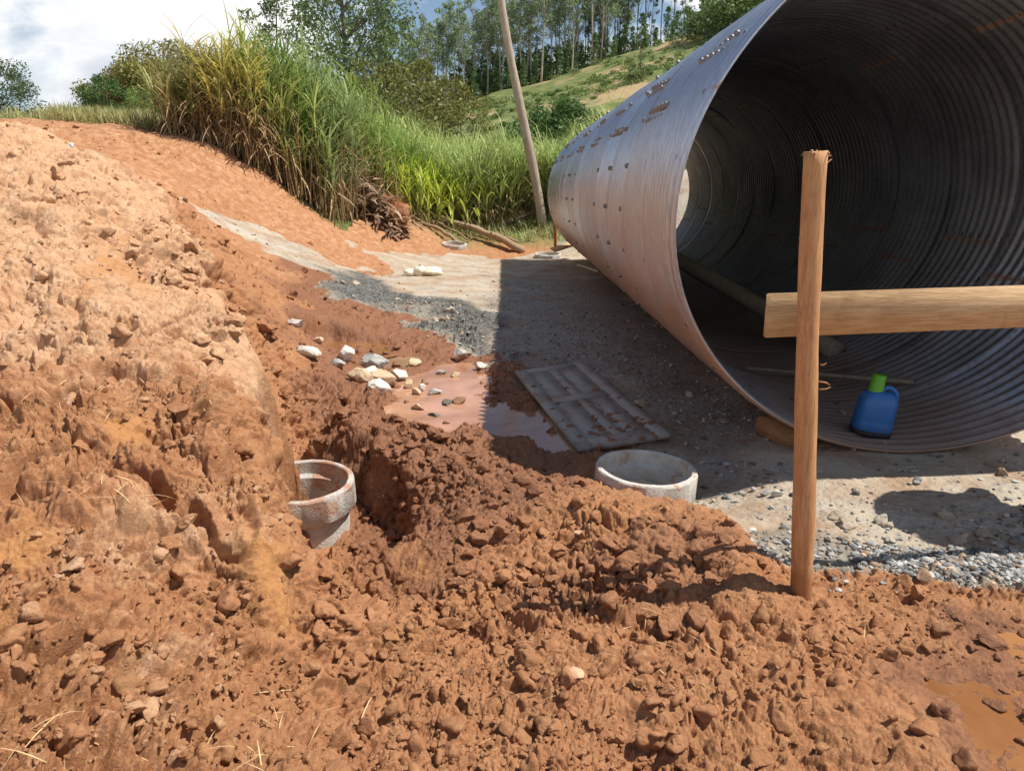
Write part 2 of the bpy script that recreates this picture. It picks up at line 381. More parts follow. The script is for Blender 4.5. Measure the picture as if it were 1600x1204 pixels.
POOL = [Wz(px, py, -.1) for px, py in [(612, 612), (640, 588), (690, 570), (740, 566), (757, 590), (748, 632), (790, 632), (838, 643), (866, 664), (900, 703), (862, 712), (800, 700), (748, 668), (735, 655), (700, 690), (655, 680), (625, 655)]]
POOLB = [Wz(px, py, -.06) for px, py in [(478, 548), (520, 532), (590, 536), (615, 552), (560, 562), (500, 566)]]
POOLC = [Wz(px, py, -.1) for px, py in [(590, 560), (640, 562), (655, 578), (600, 578)]]
POOLD = [Wz(px, py, -.02) for px, py in [(1545, 985), (1600, 985), (1680, 1010), (1680, 1060), (1590, 1045), (1555, 1010)]]
POOLE = [Wz(px, py, -.02) for px, py in [(1440, 1072), (1520, 1062), (1600, 1078), (1680, 1100), (1680, 1250), (1560, 1235), (1520, 1160), (1500, 1100), (1460, 1085)]]
PUDDLES = [(POOL, -.10, .3, .16), (POOLB, -.072, .2, .012), (POOLC, -.085, .12, .03), (POOLD, -.02, .1, .008), (POOLE, -.02, .1, .006)]
HOLLOW = [W(405, 600, 3.9), W(408, 650, 3.4), W(414, 730, 2.98), W(452, 790, 2.76), W(488, 860, 2.58), W(500, 905, 2.46), W(560, 915, 2.75), np.array([-.5, 3.5, 0]), np.array([-.68, 4.1, 0]), np.array([-.9, 4.5, 0]), np.array([-1.35, 4.6, 0])]
def base(x, y):
    z = rbf(x, y); far = sst(21, 33, y)
    z = z*(1-far)+hill(x, y)*far
    for P, lv, w, dp in PUDDLES:
        P = np.array(P); m = (x > P[:, 0].min()-.6) & (x < P[:, 0].max()+.6) & (y > P[:, 1].min()-.6) & (y < P[:, 1].max()+.6)
        if m.any():
            sd = sdpoly(x[m], y[m], P); zz = z[m]
            tgt = lv+np.where(sd < 0, -np.minimum(-sd*.6, dp), sd*.3)
            k = 1-sst(0, w, sd); z[m] = zz*(1-k)+tgt*k
    H = np.array(HOLLOW); m = (x > H[:, 0].min()) & (x < H[:, 0].max()) & (y > H[:, 1].min()) & (y < H[:, 1].max())
    if m.any():                         # the dug hollow round the tilted ring
        nz_ = np.stack([x[m]*3.2, y[m]*3.2, 0*x[m]], 1); dpt = np.maximum(-sdpoly(x[m]+.10*fbm(nz_, 4, 181), y[m]+.10*fbm(nz_, 4, 187), H), 0); zz = z[m]; z[m] = np.where(zz > -.42, np.maximum(-.42, zz-2.3*dpt), zz)
    return z
import mathutils
DOOR_AT, DOOR_ROT = (.589, 5.59, -.02), (.017, -.097, .194)
DOOR_M = np.array(mathutils.Euler(DOOR_ROT).to_matrix())
# ground grid
def seg(a, b, s0, s1):
    o = [a]; 
    while o[-1] < b: o.append(o[-1]+s0+(s1-s0)*(o[-1]-a)/(b-a))
    return o[:-1]
q = 1/RES
rows = np.array(seg(-.92, 1, .15, .05)+seg(1, 3.2, .0048*q, .0055*q)+seg(3.2, 6, .0055*q, .012*q)+seg(6, 15, .012*q, .05*q)+seg(15, 30, .05*q, .4)+seg(30, 140, .5, 3)+seg(140, 900, 5, 120)+[1000.])
tc = np.array(seg(-5, -1.15, .5, .02)+seg(-1.15, -.7, .006, .0014)+seg(-.7, .7, .0012*q, .0012*q)+seg(.7, 1.15, .0014, .006)+seg(1.15, 5, .02, .5)+[5.1])
YY, TT = np.meshgrid(rows, tc, indexing='ij'); GX = (TT*(YY+1)).ravel(); GY = YY.ravel()
nr, nc = YY.shape
GZ = base(GX, GY)
def grid_normals(X, Y, Z):
    P = np.stack([X, Y, Z], -1).reshape(nr, nc, 3); a = np.gradient(P, axis=0); b = np.gradient(P, axis=1)
    n = np.cross(b, a); n /= np.linalg.norm(n, axis=-1, keepdims=True)+1e-12
    return n.reshape(-1, 3)
N = grid_normals(GX, GY, GZ)
near = np.where(GY < 24)[0]; P0 = np.stack([GX, GY, GZ], -1)[near]
x, y = P0[:, 0], P0[:, 1]
_wx = np.stack([fbm(P0*1.3, 4, 131), fbm(P0*1.3, 4, 137)], -1)*(.10+.035*np.clip(P0[:, 1], 0, 16))[:, None]
def zone(poly, soft=.3, z=0.): return 1-sst(-soft, soft, sdpoly(x+_wx[:, 0], y+_wx[:, 1], [Wz(a, b, z) for a, b in poly] if len(poly[0]) == 2 else [W(*p) for p in poly]))
lowf = fbm(P0*np.array([.9, .9, .9]), 3, 3)
# gravel pad, gravel track, dark wet gravel, pipe shadow darkened into the soil
pad = zone([(1160, 905), (1120, 870), (1060, 800), (1040, 780), (960, 690), (870, 595), (775, 560), (745, 500), (600, 455), (560, 425), (640, 412), (690, 402), (760, 404), (900, 396), (1000, 380), (1700, 420), (3000, 700), (3000, 905)], .22)
pad = np.maximum(pad, ((x > 1.2) & (y > 4)).astype(float))
track = zone([(245, 280, 11.6), (300, 285, 11.9), (400, 335, 12.5), (500, 375, 12.6), (620, 425, 12.2), (560, 440, 11.2), (430, 405, 11), (330, 345, 11.2)], .6)
track = track*sst(-1.4, -.6, fbm(P0*.9, 4, 151))
track = np.maximum(track, .6*zone([(20, 204, 12), (200, 206, 12.6), (330, 262, 11.6), (240, 276, 10.4), (110, 238, 9.6)], .8)*sst(-.6, .5, fbm(P0*1.6, 4, 211)))
grey = np.maximum(pad, track)
dkg_shade = zone([(500, 450), (600, 450), (740, 478), (785, 520), (780, 570), (745, 560), (700, 520), (620, 490), (510, 478)], .25)
dkg_shade = np.maximum(dkg_shade, zone([(1160, 860), (1280, 845), (1420, 865), (1640, 855), (1640, 900), (1420, 910), (1180, 895)], .06)*.5)
shady = zone([(790, 430), (980, 430), (1240, 665), (1100, 780), (930, 590), (770, 575)], .3)  # brown dirt, with the pipe's cast shadow darkened into its colour
dkg_shade = np.maximum(dkg_shade, .5*shady)
grey = np.maximum(grey, .95*np.clip(dkg_shade*1.5, 0, 1)*(y > 5))
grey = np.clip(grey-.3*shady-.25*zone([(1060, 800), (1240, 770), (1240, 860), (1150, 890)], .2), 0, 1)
bank = sst(.16, .45, P0[:, 2])*(x < 0)
crestp = [W(*p) for p in [(-400, 150, 10), (0, 195, 9), (100, 215, 9), (250, 287, 8), (330, 400, 6), (410, 540, 4.3), (432, 730, 3.0), (516, 900, 2.5), (490, 1062, 2.1), (250, 1250, 1.35), (-500, 1250, 1)]]
mound = 1-sst(-.25, .25, sdpoly(x, y, crestp))
pale = np.clip((.95*sst(2.9, 5., y+.5*lowf)+.22+.35*sst(0, .6, fbm(P0*1.7, 4, 201)))*mound+.35*(y > 10)*(1-grey)*(x < -1.5), 0, 1)
damp_shade = zone([(440, 440), (560, 445), (760, 540), (800, 640), (900, 720), (940, 790), (760, 830), (700, 880), (560, 860), (480, 620)], .35)*(1-.8*mound)
damp_shade = np.maximum(damp_shade, .55*zone([(1090, 860), (1180, 900), (1130, 950), (840, 930), (820, 870)], .15))
damp_shade = np.maximum(damp_shade, .8*zone([(640, 370, 16.2), (900, 395, 17), (900, 410, 15.8), (700, 410, 15.6)], .5))
damp_shade = np.maximum(damp_shade, .7*shady)  # same soil darkening also deepens the painted pipe shadow
damp_shade = np.clip(damp_shade+.35*zone([(1400, 960), (1640, 960), (1640, 1230), (1480, 1230)], .15), 0, 1)
cut = np.maximum.reduce([zone([(430, 870, 2.5), (500, 960, 2.4), (495, 1065, 2.12), (450, 1060, 2.1), (420, 950, 2.25), (380, 830, 2.6)], .07),
      zone([(-60, 840, 2.2), (30, 860, 2.2), (70, 960, 2.), (10, 1060, 1.75), (-60, 1050, 1.7)], .06), zone([(170, 720, 2.75), (240, 700, 2.85), (225, 790, 2.5), (180, 780, 2.5)], .05), zone([(150, 350, 5.6), (260, 420, 5), (230, 500, 4), (160, 440, 4.6)], .15)*.7,
      zone([(600, 800, 3.45), (690, 800, 3.4), (700, 850, 3.1), (620, 860, 3.1)], .1)*.5])
cut *= sst(-.5, .1, fbm(P0*6, 3, 21))
# roughness amplitude of the soil
amp = np.full(len(x), 1.)
amp = amp*(1-.9*np.clip(np.maximum(pad, track*.7), 0, 1))*(1-.8*cut)
amp *= 1-.55*zone([(440, 440), (560, 445), (760, 560), (640, 600), (460, 600)], .3)*(1-mound)
amp *= (1-.12*bank*(y > 3))*(.75+.5*sst(-.6, .6, lowf))
amp *= 1-.35*zone([(1200, 960), (1640, 930), (1640, 1230), (1300, 1230)], .2)
amp *= 1-.5*sst(9, 12, y)*(1-mound)
for P_ in (POOLD, POOLE): amp *= 1-.6*sst(.28, .05, sdpoly(x, y, np.array(P_)))
for P_ in (POOL, POOLB, POOLC): damp_shade = np.maximum(damp_shade, .9*sst(.4, .05, sdpoly(x+_wx[:, 0]*.4, y+_wx[:, 1]*.4, np.array(P_))))
damp_shade = np.maximum(damp_shade, .95*(x > 1.3)*(y > 17.3)*(y < 22))
for P_ in (POOLD, POOLE): damp_shade = np.maximum(damp_shade, .75*sst(.22, .03, sdpoly(x+_wx[:, 0]*.4, y+_wx[:, 1]*.4, np.array(P_))))
warp = np.stack([fbm(P0*6, 4, 31), fbm(P0*6, 4, 41), fbm(P0*6, 4, 51)], -1)*.05
Q = P0+warp
stretch = 1+1.2*(bank*(y < 3.2))[:, None]*np.array([[0., 0, -.6]])      # scraped, vertically streaked face near the camera
d1 = .09*fbm(P0*2.2, 4, 1)
F1, F2, cid = worley(Q*6.5*stretch, 2); c1 = np.clip((F2-F1)*1.7, 0, 1)*(.25+.9*cid)
F1b, F2b, cidb = worley(Q*15*stretch, 12); c2 = np.clip((F2b-F1b)*1.7, 0, 1)*(.2+cidb)
patch = sst(-.35, .35, fbm(P0*2.6, 3, 61)); patch2 = sst(-.3, .3, fbm(P0*4.1+7, 3, 65))
bl = billow(Q*9, 4, 111); fine = np.zeros(len(x)); m = y < 10; fine[m] = billow(Q[m]*34, 5, 121, .62)
m = y < 5; vf = np.zeros(len(x)); vf[m] = billow(Q[m]*95, 3, 141, .6)-.3
disp = amp*(d1*.7+.075*(c1-.3)*patch+.036*(c2-.3)*(.25+.75*patch2)+.06*(bl-.28)*(.4+.6*patch2)+.056*(fine-.3)*(.45+.55*patch)+.018*vf+.03*(.72-billow(Q*22+3, 4, 191, .6))*(1-patch2)*(y < 12))
crk = np.abs(fbm(Q*np.array([1.9, 1.9, 1.1])+3, 3, 161)); crk2 = np.abs(fbm(Q*4.6+5, 3, 165)); crk3 = np.abs(fbm(Q*10.+2, 2, 168))
disp -= amp*(.03+(.045+.035*(y < 3.3))*bank)*(1-sst(0, .2, crk))+amp*(.028+.012*bank)*(1-sst(0, .16, crk2))*patch2+amp*.018*(1-sst(0, .14, crk3))*patch
slab = np.clip(y, 0, 4)/4*0+bank*sst(4.2, 3.2, y); big, _, bid = worley(Q*np.array([2.1, 2.1, 1.5]), 171); disp += slab*(.12*(bid-.5)*sst(.95, .2, big)+.05*fbm(P0*3.4, 3, 205))
streak = bank*(y < 3.6)*(1-cut*.6)
disp += streak*.036*(billow(Q*np.array([13, 13, 3.]), 4, 81)-.25)+streak*(-.06)*sst(.2, .5, fbm(P0*np.array([4., 4., 1.6])+9, 4, 85))
disp += cut*.006*fbm(P0*np.array([30, 30, 5]), 3, 86)
disp += (1-amp*.6)*.006*fbm(P0*16, 4, 91, .6)*(1-sst(14, 24, y))
# keep puddles readable, keep soil out of the pipe
inpipe = np.exp(-((x-PCX)/1.2)**4)*(y > 3.9)*(y < 17)
disp = np.where(inpipe > .3, np.minimum(disp, -.002), disp)
PW = P0+N[near]*disp[:, None]
zin = -.006+PS*(PW[:, 1]-4.3)+PR*(1-PE)*(1-np.sqrt(np.clip(1-((PW[:, 0]-PCX)/(PR*1.02))**2, 0, 1)))-.02
m = (np.abs(PW[:, 0]-PCX) < PR*.9) & (PW[:, 1] > 4.1) & (PW[:, 1] < 16.8); PW[m, 2] = np.minimum(PW[m, 2], zin[m])
q_ = PW-np.array(DOOR_AT); lx, ly = q_@DOOR_M[:, 0], q_@DOOR_M[:, 1]
m = (np.abs(lx) < .36) & (np.abs(ly) < 1.03)
PW[m, 2] = np.minimum(PW[m, 2], (DOOR_AT[2]-.05-(q_[m, 0]*DOOR_M[0, 2]+q_[m, 1]*DOOR_M[1, 2])/DOOR_M[2, 2]))
for rc_ in (W(1010, 729, 3.93), W(474, 768, 4.08)):
    PW[:, 2] -= .55*(1-sst(.212, .242, np.hypot(x-rc_[0], y-rc_[1])))
GP = np.stack([GX, GY, GZ], -1); far_i = GY >= 24
GP[near] = PW
Pf = GP[far_i]; GP[far_i, 2] += (.5*fbm(Pf*.06, 4, 5)+.12*fbm(Pf*.6, 3, 6))*sst(24, 40, Pf[:, 1])
zoneA = np.zeros((len(GX), 3)); zonex = np.zeros((len(GX), 3))
zoneA[near, 0] = grey; zoneA[near, 1] = pale; zoneA[near, 2] = damp_shade
zonex[near, 0] = cut; zonex[near, 1] = dkg_shade; zonex[:, 2] = sst(18.5, 20.5, GY+.0*GX)
zonex[near, 2] = (1-sst(1.3, 1.8, x)*(y < 20.5))*np.clip(sst(17.6, 19.6, y+.8*lowf)+sst(14.6, 15.6, y+.3*lowf)*(x < -3.2), 0, 1)
idx = np.arange(nr*nc).reshape(nr, nc)
F = np.stack([idx[:-1, :-1], idx[:-1, 1:], idx[1:, 1:], idx[1:, :-1]], -1).reshape(-1, 4)
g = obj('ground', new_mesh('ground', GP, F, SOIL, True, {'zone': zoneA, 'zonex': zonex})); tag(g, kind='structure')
GPr = GP.reshape(nr, nc, 3)
def ground_z(px, py):                   # bilinear-ish lookup on the built sheet
    i = np.clip(np.searchsorted(rows, py), 1, nr-1); t = px/(py+1); j = np.clip(np.searchsorted(tc, t), 1, nc-1)
    i = np.where(np.abs(rows[i-1]-py) < np.abs(rows[i]-py), i-1, i); j = np.where(np.abs(tc[j-1]-t) < np.abs(tc[j]-t), j-1, j)
    return GPr[i, j, 2]
def gz(px, py): return float(ground_z(np.array([px]), np.array([py]))[0])
# puddles
WC = [((.50, .27, .17), 'puddle_water'), ((.30, .14, .06), 'puddle_water'), ((.45, .28, .2), 'puddle_water'), ((.33, .155, .06), 'puddle_water'), ((.33, .155, .065), 'puddle_water')]
for (P, lv, w, dp), (c, nm) in zip(PUDDLES, WC):
    P = np.array(P)[:, :2]; cen = P.mean(0); V = []; n = len(P)
    e = np.roll(P, -1, 0)-np.roll(P, 1, 0); nv = np.stack([e[:, 1], -e[:, 0]], 1); nv /= np.linalg.norm(nv, axis=1, keepdims=True)
    s = np.sign(((P-cen)*nv).sum(1).mean()); Pe = P+nv*s*.1
    V = np.concatenate([Pe, np.full((n, 1), lv)], 1)
    o = obj(nm, new_mesh(nm, V, [np.arange(n)[None]], m_water(nm, c))); tag(o, kind='structure')
# ------------------------------------------------------------------ clods, gravel
def ico(sub):
    import bmesh
    bm = bmesh.new(); bmesh.ops.create_icosphere(bm, subdivisions=sub, radius=1)
    V = np.array([v.co[:] for v in bm.verts]); F = np.array([[v.index for v in f.verts] for f in bm.faces]); bm.free(); return V, F
IV2, IF2 = ico(3); IV1, IF1 = ico(2); IV0, IF0 = ico(1)
IV3, IF3 = ico(4)
def lumps(n, V, rough, s, chop=0, crumb=0.):
    out = []
    for k in range(n):
        P = V*(1+rough*fbm(V*1.3+k*13.7, 3, s+k))[:, None]
        for j in range(chop):           # broken faces
            d = rng.normal(size=3); d /= np.linalg.norm(d); h = rng.uniform(.4, .8); q_ = P@d; P = P-np.maximum(q_-h, 0)[:, None]*d
        if crumb: P = P+V*(crumb*(billow(P*2.6+k*5, 3, s+90, .5)-.25))[:, None]
        else: P = P*(1+rough*.4*fbm(V*5+k*3, 2, s+50+k))[:, None]
        out.append(P)
    return out
def scatter(name, var, F, xy, size, flat, sink, mat, cols, smooth, attr='tint', extra=None):
    n = len(xy); k = rng.integers(0, len(var), n); V = np.stack(var)[k]
    a = rng.uniform(0, 2*math.pi, (n, 3)); ca, sa = np.cos(a), np.sin(a)
    ax = rng.uniform(.75, 1.3, (n, 1, 3)); V = V*ax
    x1 = V[..., 0]*ca[:, :1]-V[..., 1]*sa[:, :1]; y1 = V[..., 0]*sa[:, :1]+V[..., 1]*ca[:, :1]; z1 = V[..., 2]
    y2 = y1*ca[:, 1:2]-z1*sa[:, 1:2]; z2 = y1*sa[:, 1:2]+z1*ca[:, 1:2]
    z2 = z2*flat; s = size[:, None]
    z = ground_z(xy[:, 0], xy[:, 1])
    P = np.stack([xy[:, :1]+x1*s, xy[:, 1:2]+y2*s, z[:, None]+(z2+sink)*s], -1)
    FF = (F[None]+(np.arange(n)*V.shape[1])[:, None, None]).reshape(-1, F.shape[1])
    at = {attr: np.repeat(cols, V.shape[1], 0)}
    if extra is not None: at.update({kk: np.repeat(vv, V.shape[1], 0) for kk, vv in extra.items()})
    return obj(name, new_mesh(name, P.reshape(-1, 3), FF, mat, smooth, at))
def pick(n, wfun, ymin, ymax, xr=.75, pw=1.):
    y_ = ymin*(ymax/ymin)**rng.random(n*6); x_ = (rng.random(n*6)*2-1)*xr*(y_+.25)
    keep = (rng.random(n*6) < wfun(x_, y_)) & clear(np.stack([x_, y_], 1)); xy = np.stack([x_, y_], 1)[keep][:n]; return xy
def clear(xy):                          # nothing loose inside the open rings
    o_ = np.stack([xy[:, 0]-DOOR_AT[0], xy[:, 1]-DOOR_AT[1]], 1)
    door_ = (np.abs(o_@DOOR_M[:2, 0]) < .36) & (np.abs(o_@DOOR_M[:2, 1]) < 1.03)
    return (np.min([np.hypot(xy[:, 0]-q_[0], xy[:, 1]-q_[1]) for q_ in (W(1010, 729, 3.93), W(474, 768, 4.08))], 0) > .31) & ~door_
def look(field, xy):                    # nearest value of a per-vertex field
    full = np.zeros(nr*nc); full[near] = field; Fd = full.reshape(nr, nc)
    i = np.clip(np.searchsorted(rows, xy[:, 1]), 0, nr-1); j = np.clip(np.searchsorted(tc, xy[:, 0]/(xy[:, 1]+1)), 0, nc-1); return Fd[i, j]
inwater = lambda a, b: np.min([sdpoly(a, b, P) for P, *_ in PUDDLES[:1]], 0) < -.05
CV = lumps(16, IV2, .45, 200, 4, .3); CVb = lumps(12, IV3, .4, 300, 7, .3)
xy = pick(7500, lambda a, b: np.clip(look(amp, np.stack([a, b], 1)), 0, 1)*np.where(inwater(a, b), .1, 1)*(1-.35*look(bank, np.stack([a, b], 1)))*(.12+.88*sst(-.5, .35, fbm(np.stack([a*1.6, b*1.6, 0*a], 1), 3, 177))), 1.3, 15)
sz = .005*(1+rng.pareto(1.9, len(xy))); sz = np.clip(sz, .005, .04)*(.7+.1*np.minimum(xy[:, 1], 9))
zc = np.stack([look(grey, xy), np.clip(look(pale, xy)+rng.uniform(-.25, .25, len(xy)), 0, 1), look(damp_shade, xy)], 1); zx = np.stack([look(cut, xy)*0, look(dkg_shade, xy)*0, 0*sz], 1)
o = scatter('soil_clods', CV, IF2, xy, sz, .8, .25, SOIL, zc, True, 'zone', {'zonex': zx}); tag(o, 'loose crumbs and clods of reddish clay strewn over the dug soil', 'soil clods', kind='stuff')
# big rounded clods of the spoil heaps
hp = []
for (a, b, d, n, sp, s0, s1) in [(1060, 925, 2.62, 9, .16, .035, .07), (1110, 870, 2.8, 16, .2, .03, .06), (1000, 860, 2.9, 20, .25, .03, .07), (900, 880, 2.8, 14, .25, .03, .055), (560, 660, 4.5, 60, .5, .03, .07), (660, 690, 4.2, 45, .35, .03, .065),
      (740, 690, 4.1, 22, .17, .04, .075), (850, 770, 3.6, 30, .35, .03, .055), (560, 760, 3.8, 16, .25, .03, .06), (620, 930, 2.6, 34, .33, .025, .06), (540, 960, 2.4, 18, .15, .025, .06), (700, 1000, 2.3, 26, .3, .02, .05), (820, 1080, 2.05, 16, .25, .02, .045),
      (1000, 1060, 2.1, 20, .3, .02, .045), (760, 870, 2.95, 20, .25, .03, .06), (250, 870, 2.3, 5, .3, .02, .05), (80, 600, 3.4, 16, .5, .03, .06), (330, 420, 5.6, 14, .4, .05, .11), (230, 350, 6.8, 12, .7, .05, .09), (120, 430, 4.8, 9, .6, .04, .07), (330, 560, 3.9, 9, .3, .04, .08), (950, 1150, 1.85, 14, .25, .02, .04),
      (300, 1130, 1.7, 5, .25, .02, .035), (130, 1100, 1.65, 6, .2, .03, .06), (1280, 1000, 2.4, 10, .15, .02, .045), (560, 850, 3.2, 12, .12, .03, .06)]:
    c = W(a, b, d)
    for k in range(n): hp.append((c[0]+rng.normal()*sp*.6, c[1]+rng.normal()*sp*.6, rng.uniform(s0, s1)))
hp = np.array(hp); hp = hp[clear(hp)]; xy = hp[:, :2]
o = scatter('large_clods', CVb, IF3, xy, hp[:, 2]*.8, .8, -.05, SOIL, np.stack([0*hp[:, 2], np.clip(look(pale, xy)+rng.uniform(-.2, .2, len(xy)), 0, 1), np.clip(look(damp_shade, xy), 0, .9)], 1), True, 'zone', {'zonex': np.zeros((len(xy), 3))})
tag(o, 'heaped fist sized lumps of clay over the spoil heaps', 'soil clods', kind='stuff')
GV = lumps(14, IV1, .3, 400, 9)
gw = np.clip(pad*.05*(y < 11)+dkg_shade*(.4+1.8*(y > 5))+track*.25+zone([(1400, 860), (1640, 850), (1640, 900), (1420, 900)], .05)*4, 0, 6)
xy = pick(60000, lambda a, b: look(gw, np.stack([a, b], 1))/6*np.where(inwater(a, b), 0, 1), 2.3, 13.5)[:9000]
sz = np.clip(.006*(1+rng.pareto(2.2, len(xy))), .005, .024)*np.where(xy[:, 1] > 5, .75, 1.)
v = rng.uniform(.12, .5, len(xy)); v = np.where(rng.random(len(xy)) < .5, v*.55, v); tn = np.stack([v*1.02, v, v*.93], 1); tn[rng.random(len(xy)) < .12] *= np.array([1.3, .9, .65])
o = scatter('gravel', GV, IF1, xy, sz, .6, .25, STONE, tn, False); tag(o, 'grey crushed stone scattered over the pad and track', 'gravel', kind='stuff')
def place_cluster(a0, a1, b0, b1, n, s0, s1):
    c = []
    for k in range(n):
        p = Wz(rng.uniform(a0, a1), rng.uniform(b0, b1), 0); c.append((p[0], p[1], rng.uniform(s0, s1)))
    return c
hp = np.array(place_cluster(1400, 1640, 856, 900, 620, .005, .019)+place_cluster(1170, 1300, 845, 892, 140, .004, .019)+place_cluster(1290, 1420, 840, 920, 60, .004, .016)+place_cluster(1080, 1240, 700, 770, 60, .006, .026)+place_cluster(1270, 1640, 720, 850, 110, .004, .016)+place_cluster(1560, 1640, 800, 900, 90, .007, .024))
v = rng.uniform(.10, .42, len(hp)); tn = np.stack([v*1.02, v, v*.93], 1); tn[rng.random(len(hp)) < .15] *= np.array([1.3, 1., .75])
o = scatter('crushed_stone', GV, IF1, hp[:, :2], hp[:, 2], .6, .3, STONE, tn, False); tag(o, 'pale grey broken stones heaped along the edge of the pad', 'crushed stone', kind='stuff')
# ------------------------------------------------------------------ steel pipe
def build_pipe():
    root = thing('corrugated_steel_pipe', 'huge corrugated galvanised steel culvert pipe lying on the gravel pad', 'culvert pipe', (PCX, 10.2, 0))
    pitch = .1; ring = .88; off0 = .16
    L = PY1-PY0; ys = np.arange(0, L+.0001, pitch/10); nth = 144
    th = np.linspace(0, 2*math.pi, nth, endpoint=False)
    T, Yl = np.meshgrid(th, ys, indexing='ij')
    ridx = np.floor((Yl-off0)/ring); fr = (Yl-off0)/ring-ridx
    wob = .006*np.sin(3*T+ridx*1.3)+.004*np.sin(5*T+2*ridx)
    corr = .015*np.sin(2*math.pi*Yl/pitch)+wob+np.where(fr > .93, .008, 0.)
    deg = np.degrees(T)
    even = (ridx.astype(int) % 2) == 0; rust = np.zeros_like(T)
    SE, SO = [143, 66, 348], [155, 54.5, 337]
    for lst, mk in ((SE, even), (SO, ~even)):
        for a in lst:
            dd = np.abs((deg-a+180) % 360-180); rust = np.maximum(rust, np.where(mk, np.clip(1-dd/1.5, 0, 1)*np.clip(np.minimum(fr, 1-fr)*12, 0, 1), 0))
    tone = _h(ridx.astype(np.int64), np.zeros_like(ridx, dtype=np.int64), np.zeros_like(ridx, dtype=np.int64), 5)*.8
    tone = np.where(fr < .03, 1, tone)
    rust = np.maximum(rust*1.0, np.where(fr < .02, .35, 0))
    zc = np.sin(T)
    dust = np.clip((.0-zc)*1.7, 0, .95)  # red dust plus orange bounce from the ground, painted on the lower half
    V1 = pipe_pt(T, Yl+PY0, corr+.004); V2 = pipe_pt(T, Yl+PY0, corr-.004)
    n, m = T.shape; org = np.array(root.location)
    V = np.concatenate([V1.reshape(-1, 3), V2.reshape(-1, 3)])-org
    bot = np.clip((-zc-.72)*3.2, 0, 1)
    at = np.concatenate([np.stack([tone, rust*.5, dust], -1).reshape(-1, 3), np.stack([tone, rust, bot], -1).reshape(-1, 3)])
    I = np.arange(n*m).reshape(n, m); I2 = np.roll(I, -1, 0)
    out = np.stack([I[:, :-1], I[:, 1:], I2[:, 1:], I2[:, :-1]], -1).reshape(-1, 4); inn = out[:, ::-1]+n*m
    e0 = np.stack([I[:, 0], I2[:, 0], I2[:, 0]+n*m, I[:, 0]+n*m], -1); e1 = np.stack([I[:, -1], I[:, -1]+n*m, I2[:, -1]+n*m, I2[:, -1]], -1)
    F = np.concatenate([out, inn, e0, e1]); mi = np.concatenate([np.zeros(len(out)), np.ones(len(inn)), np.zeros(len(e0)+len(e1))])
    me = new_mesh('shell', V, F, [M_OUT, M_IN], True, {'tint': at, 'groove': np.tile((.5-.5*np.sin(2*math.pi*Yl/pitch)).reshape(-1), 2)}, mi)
    fl = np.ones(len(F), bool); fl[len(out)+len(inn):] = False; me.polygons.foreach_set('use_smooth', fl)
    obj('shell', me, root)
    # bolts: one shared head mesh
    b = MB(); b.lathe([(0.0005, .026), (.013, .024), (.019, .012), (.02, 0), (.026, 0), (.026, -.008)], 8); bm = b.mesh('bolt', m_plain('bolt_zinc', (.22, .21, .2), .45, .7), False)
    pos = []
    for k in range(14):
        for j in range(28):
            a = math.radians(169+12.83*j); pos.append((a, off0+ring*k+.03))
    nr_ = 14
    for k in range(nr_):
        for a in (SE if k % 2 == 0 else SO):
            for j in range(6):
                for s_ in (-1.1, 1.1): pos.append((math.radians(a+s_), off0+ring*(k+.2+.12*j)+(.05 if s_ > 0 else 0)))
    import mathutils
    rest = MB(); cnt = 0; lst = []
    bv = np.array([v.co[:] for v in bm.vertices]); bf = [tuple(p.vertices) for p in bm.polygons]
    for a, yl in pos:
        r_ = .015*math.sin(2*math.pi*yl/pitch)+.005
        p = pipe_pt(np.array(a), np.array(yl+PY0), r_+.004); nv = np.array([math.cos(a), 0, math.sin(a)])
        vis = (CAM-p)@nv > 0; d = np.linalg.norm(CAM-p); lst.append((0 if vis else 1, d, p, nv))
    lst.sort(key=lambda t: (t[0], t[1]))
    for k, (vis, d, p, nv) in enumerate(lst):
        qn = mathutils.Vector((0, 0, 1)).rotation_difference(mathutils.Vector(nv))
        if k < 100:
            o = obj('bolt', bm, root, p-org); o.rotation_mode = 'QUATERNION'; o.rotation_quaternion = qn
        else:
            M = np.array(qn.to_matrix()); rest.add(bv@M.T+(p-org), bf)
    o = rest.build('bolts', bm.materials[0], root); o['kind'] = 'stuff'
build_pipe()
# ------------------------------------------------------------------ batter board: stake and plank
def rough_pole(mb, a, b, r0, r1, seg=20, n=24, bend=.01, s=0, c=None):
    a, b = np.array(a, float), np.array(b, float); pts = []; rad = []
    for k in range(n+1):
        t = k/n; p = a+(b-a)*t+np.array([math.sin(t*5+s), math.cos(t*4+s*2), 0])*bend
        pts.append(p); rad.append((r0+(r1-r0)*t)*(1+.05*math.sin(t*17+s*3)*math.sin(t*7)))
    mb.tube(pts, rad, seg, c=c, jit=.03)
sb = W(1250, 935, 2.66); st_ = W(1277, 236, 2.62)
root = thing('batter_board', 'round peeled stake with a sawn plank nailed across it in front of the pipe', 'batter board', (sb[0], sb[1], sb[2]))
mb = MB(); o0 = np.array(root.location)
rough_pole(mb, sb-o0-np.array([0, 0, .12]), st_-o0, .0425, .038, 24, 40, .007, 1.)
mb.build('stake', STAKE, root, True)
for k in range(14):                     # torn fibres at the hammered top, splinters on the sides
    a = random.uniform(0, 6.28); r = .035; mb = MB()
    p = st_-o0+np.array([r*math.cos(a), r*math.sin(a), -.006]); q_ = p+np.array([math.cos(a)*.022*random.random(), math.sin(a)*.02, random.uniform(-.012, .012)])
    mb.tube([p, (p+q_)/2+np.array([0, 0, .004]), q_], [.004, .003, .001], 4); mb.build('torn_fibre', STAKE, root)
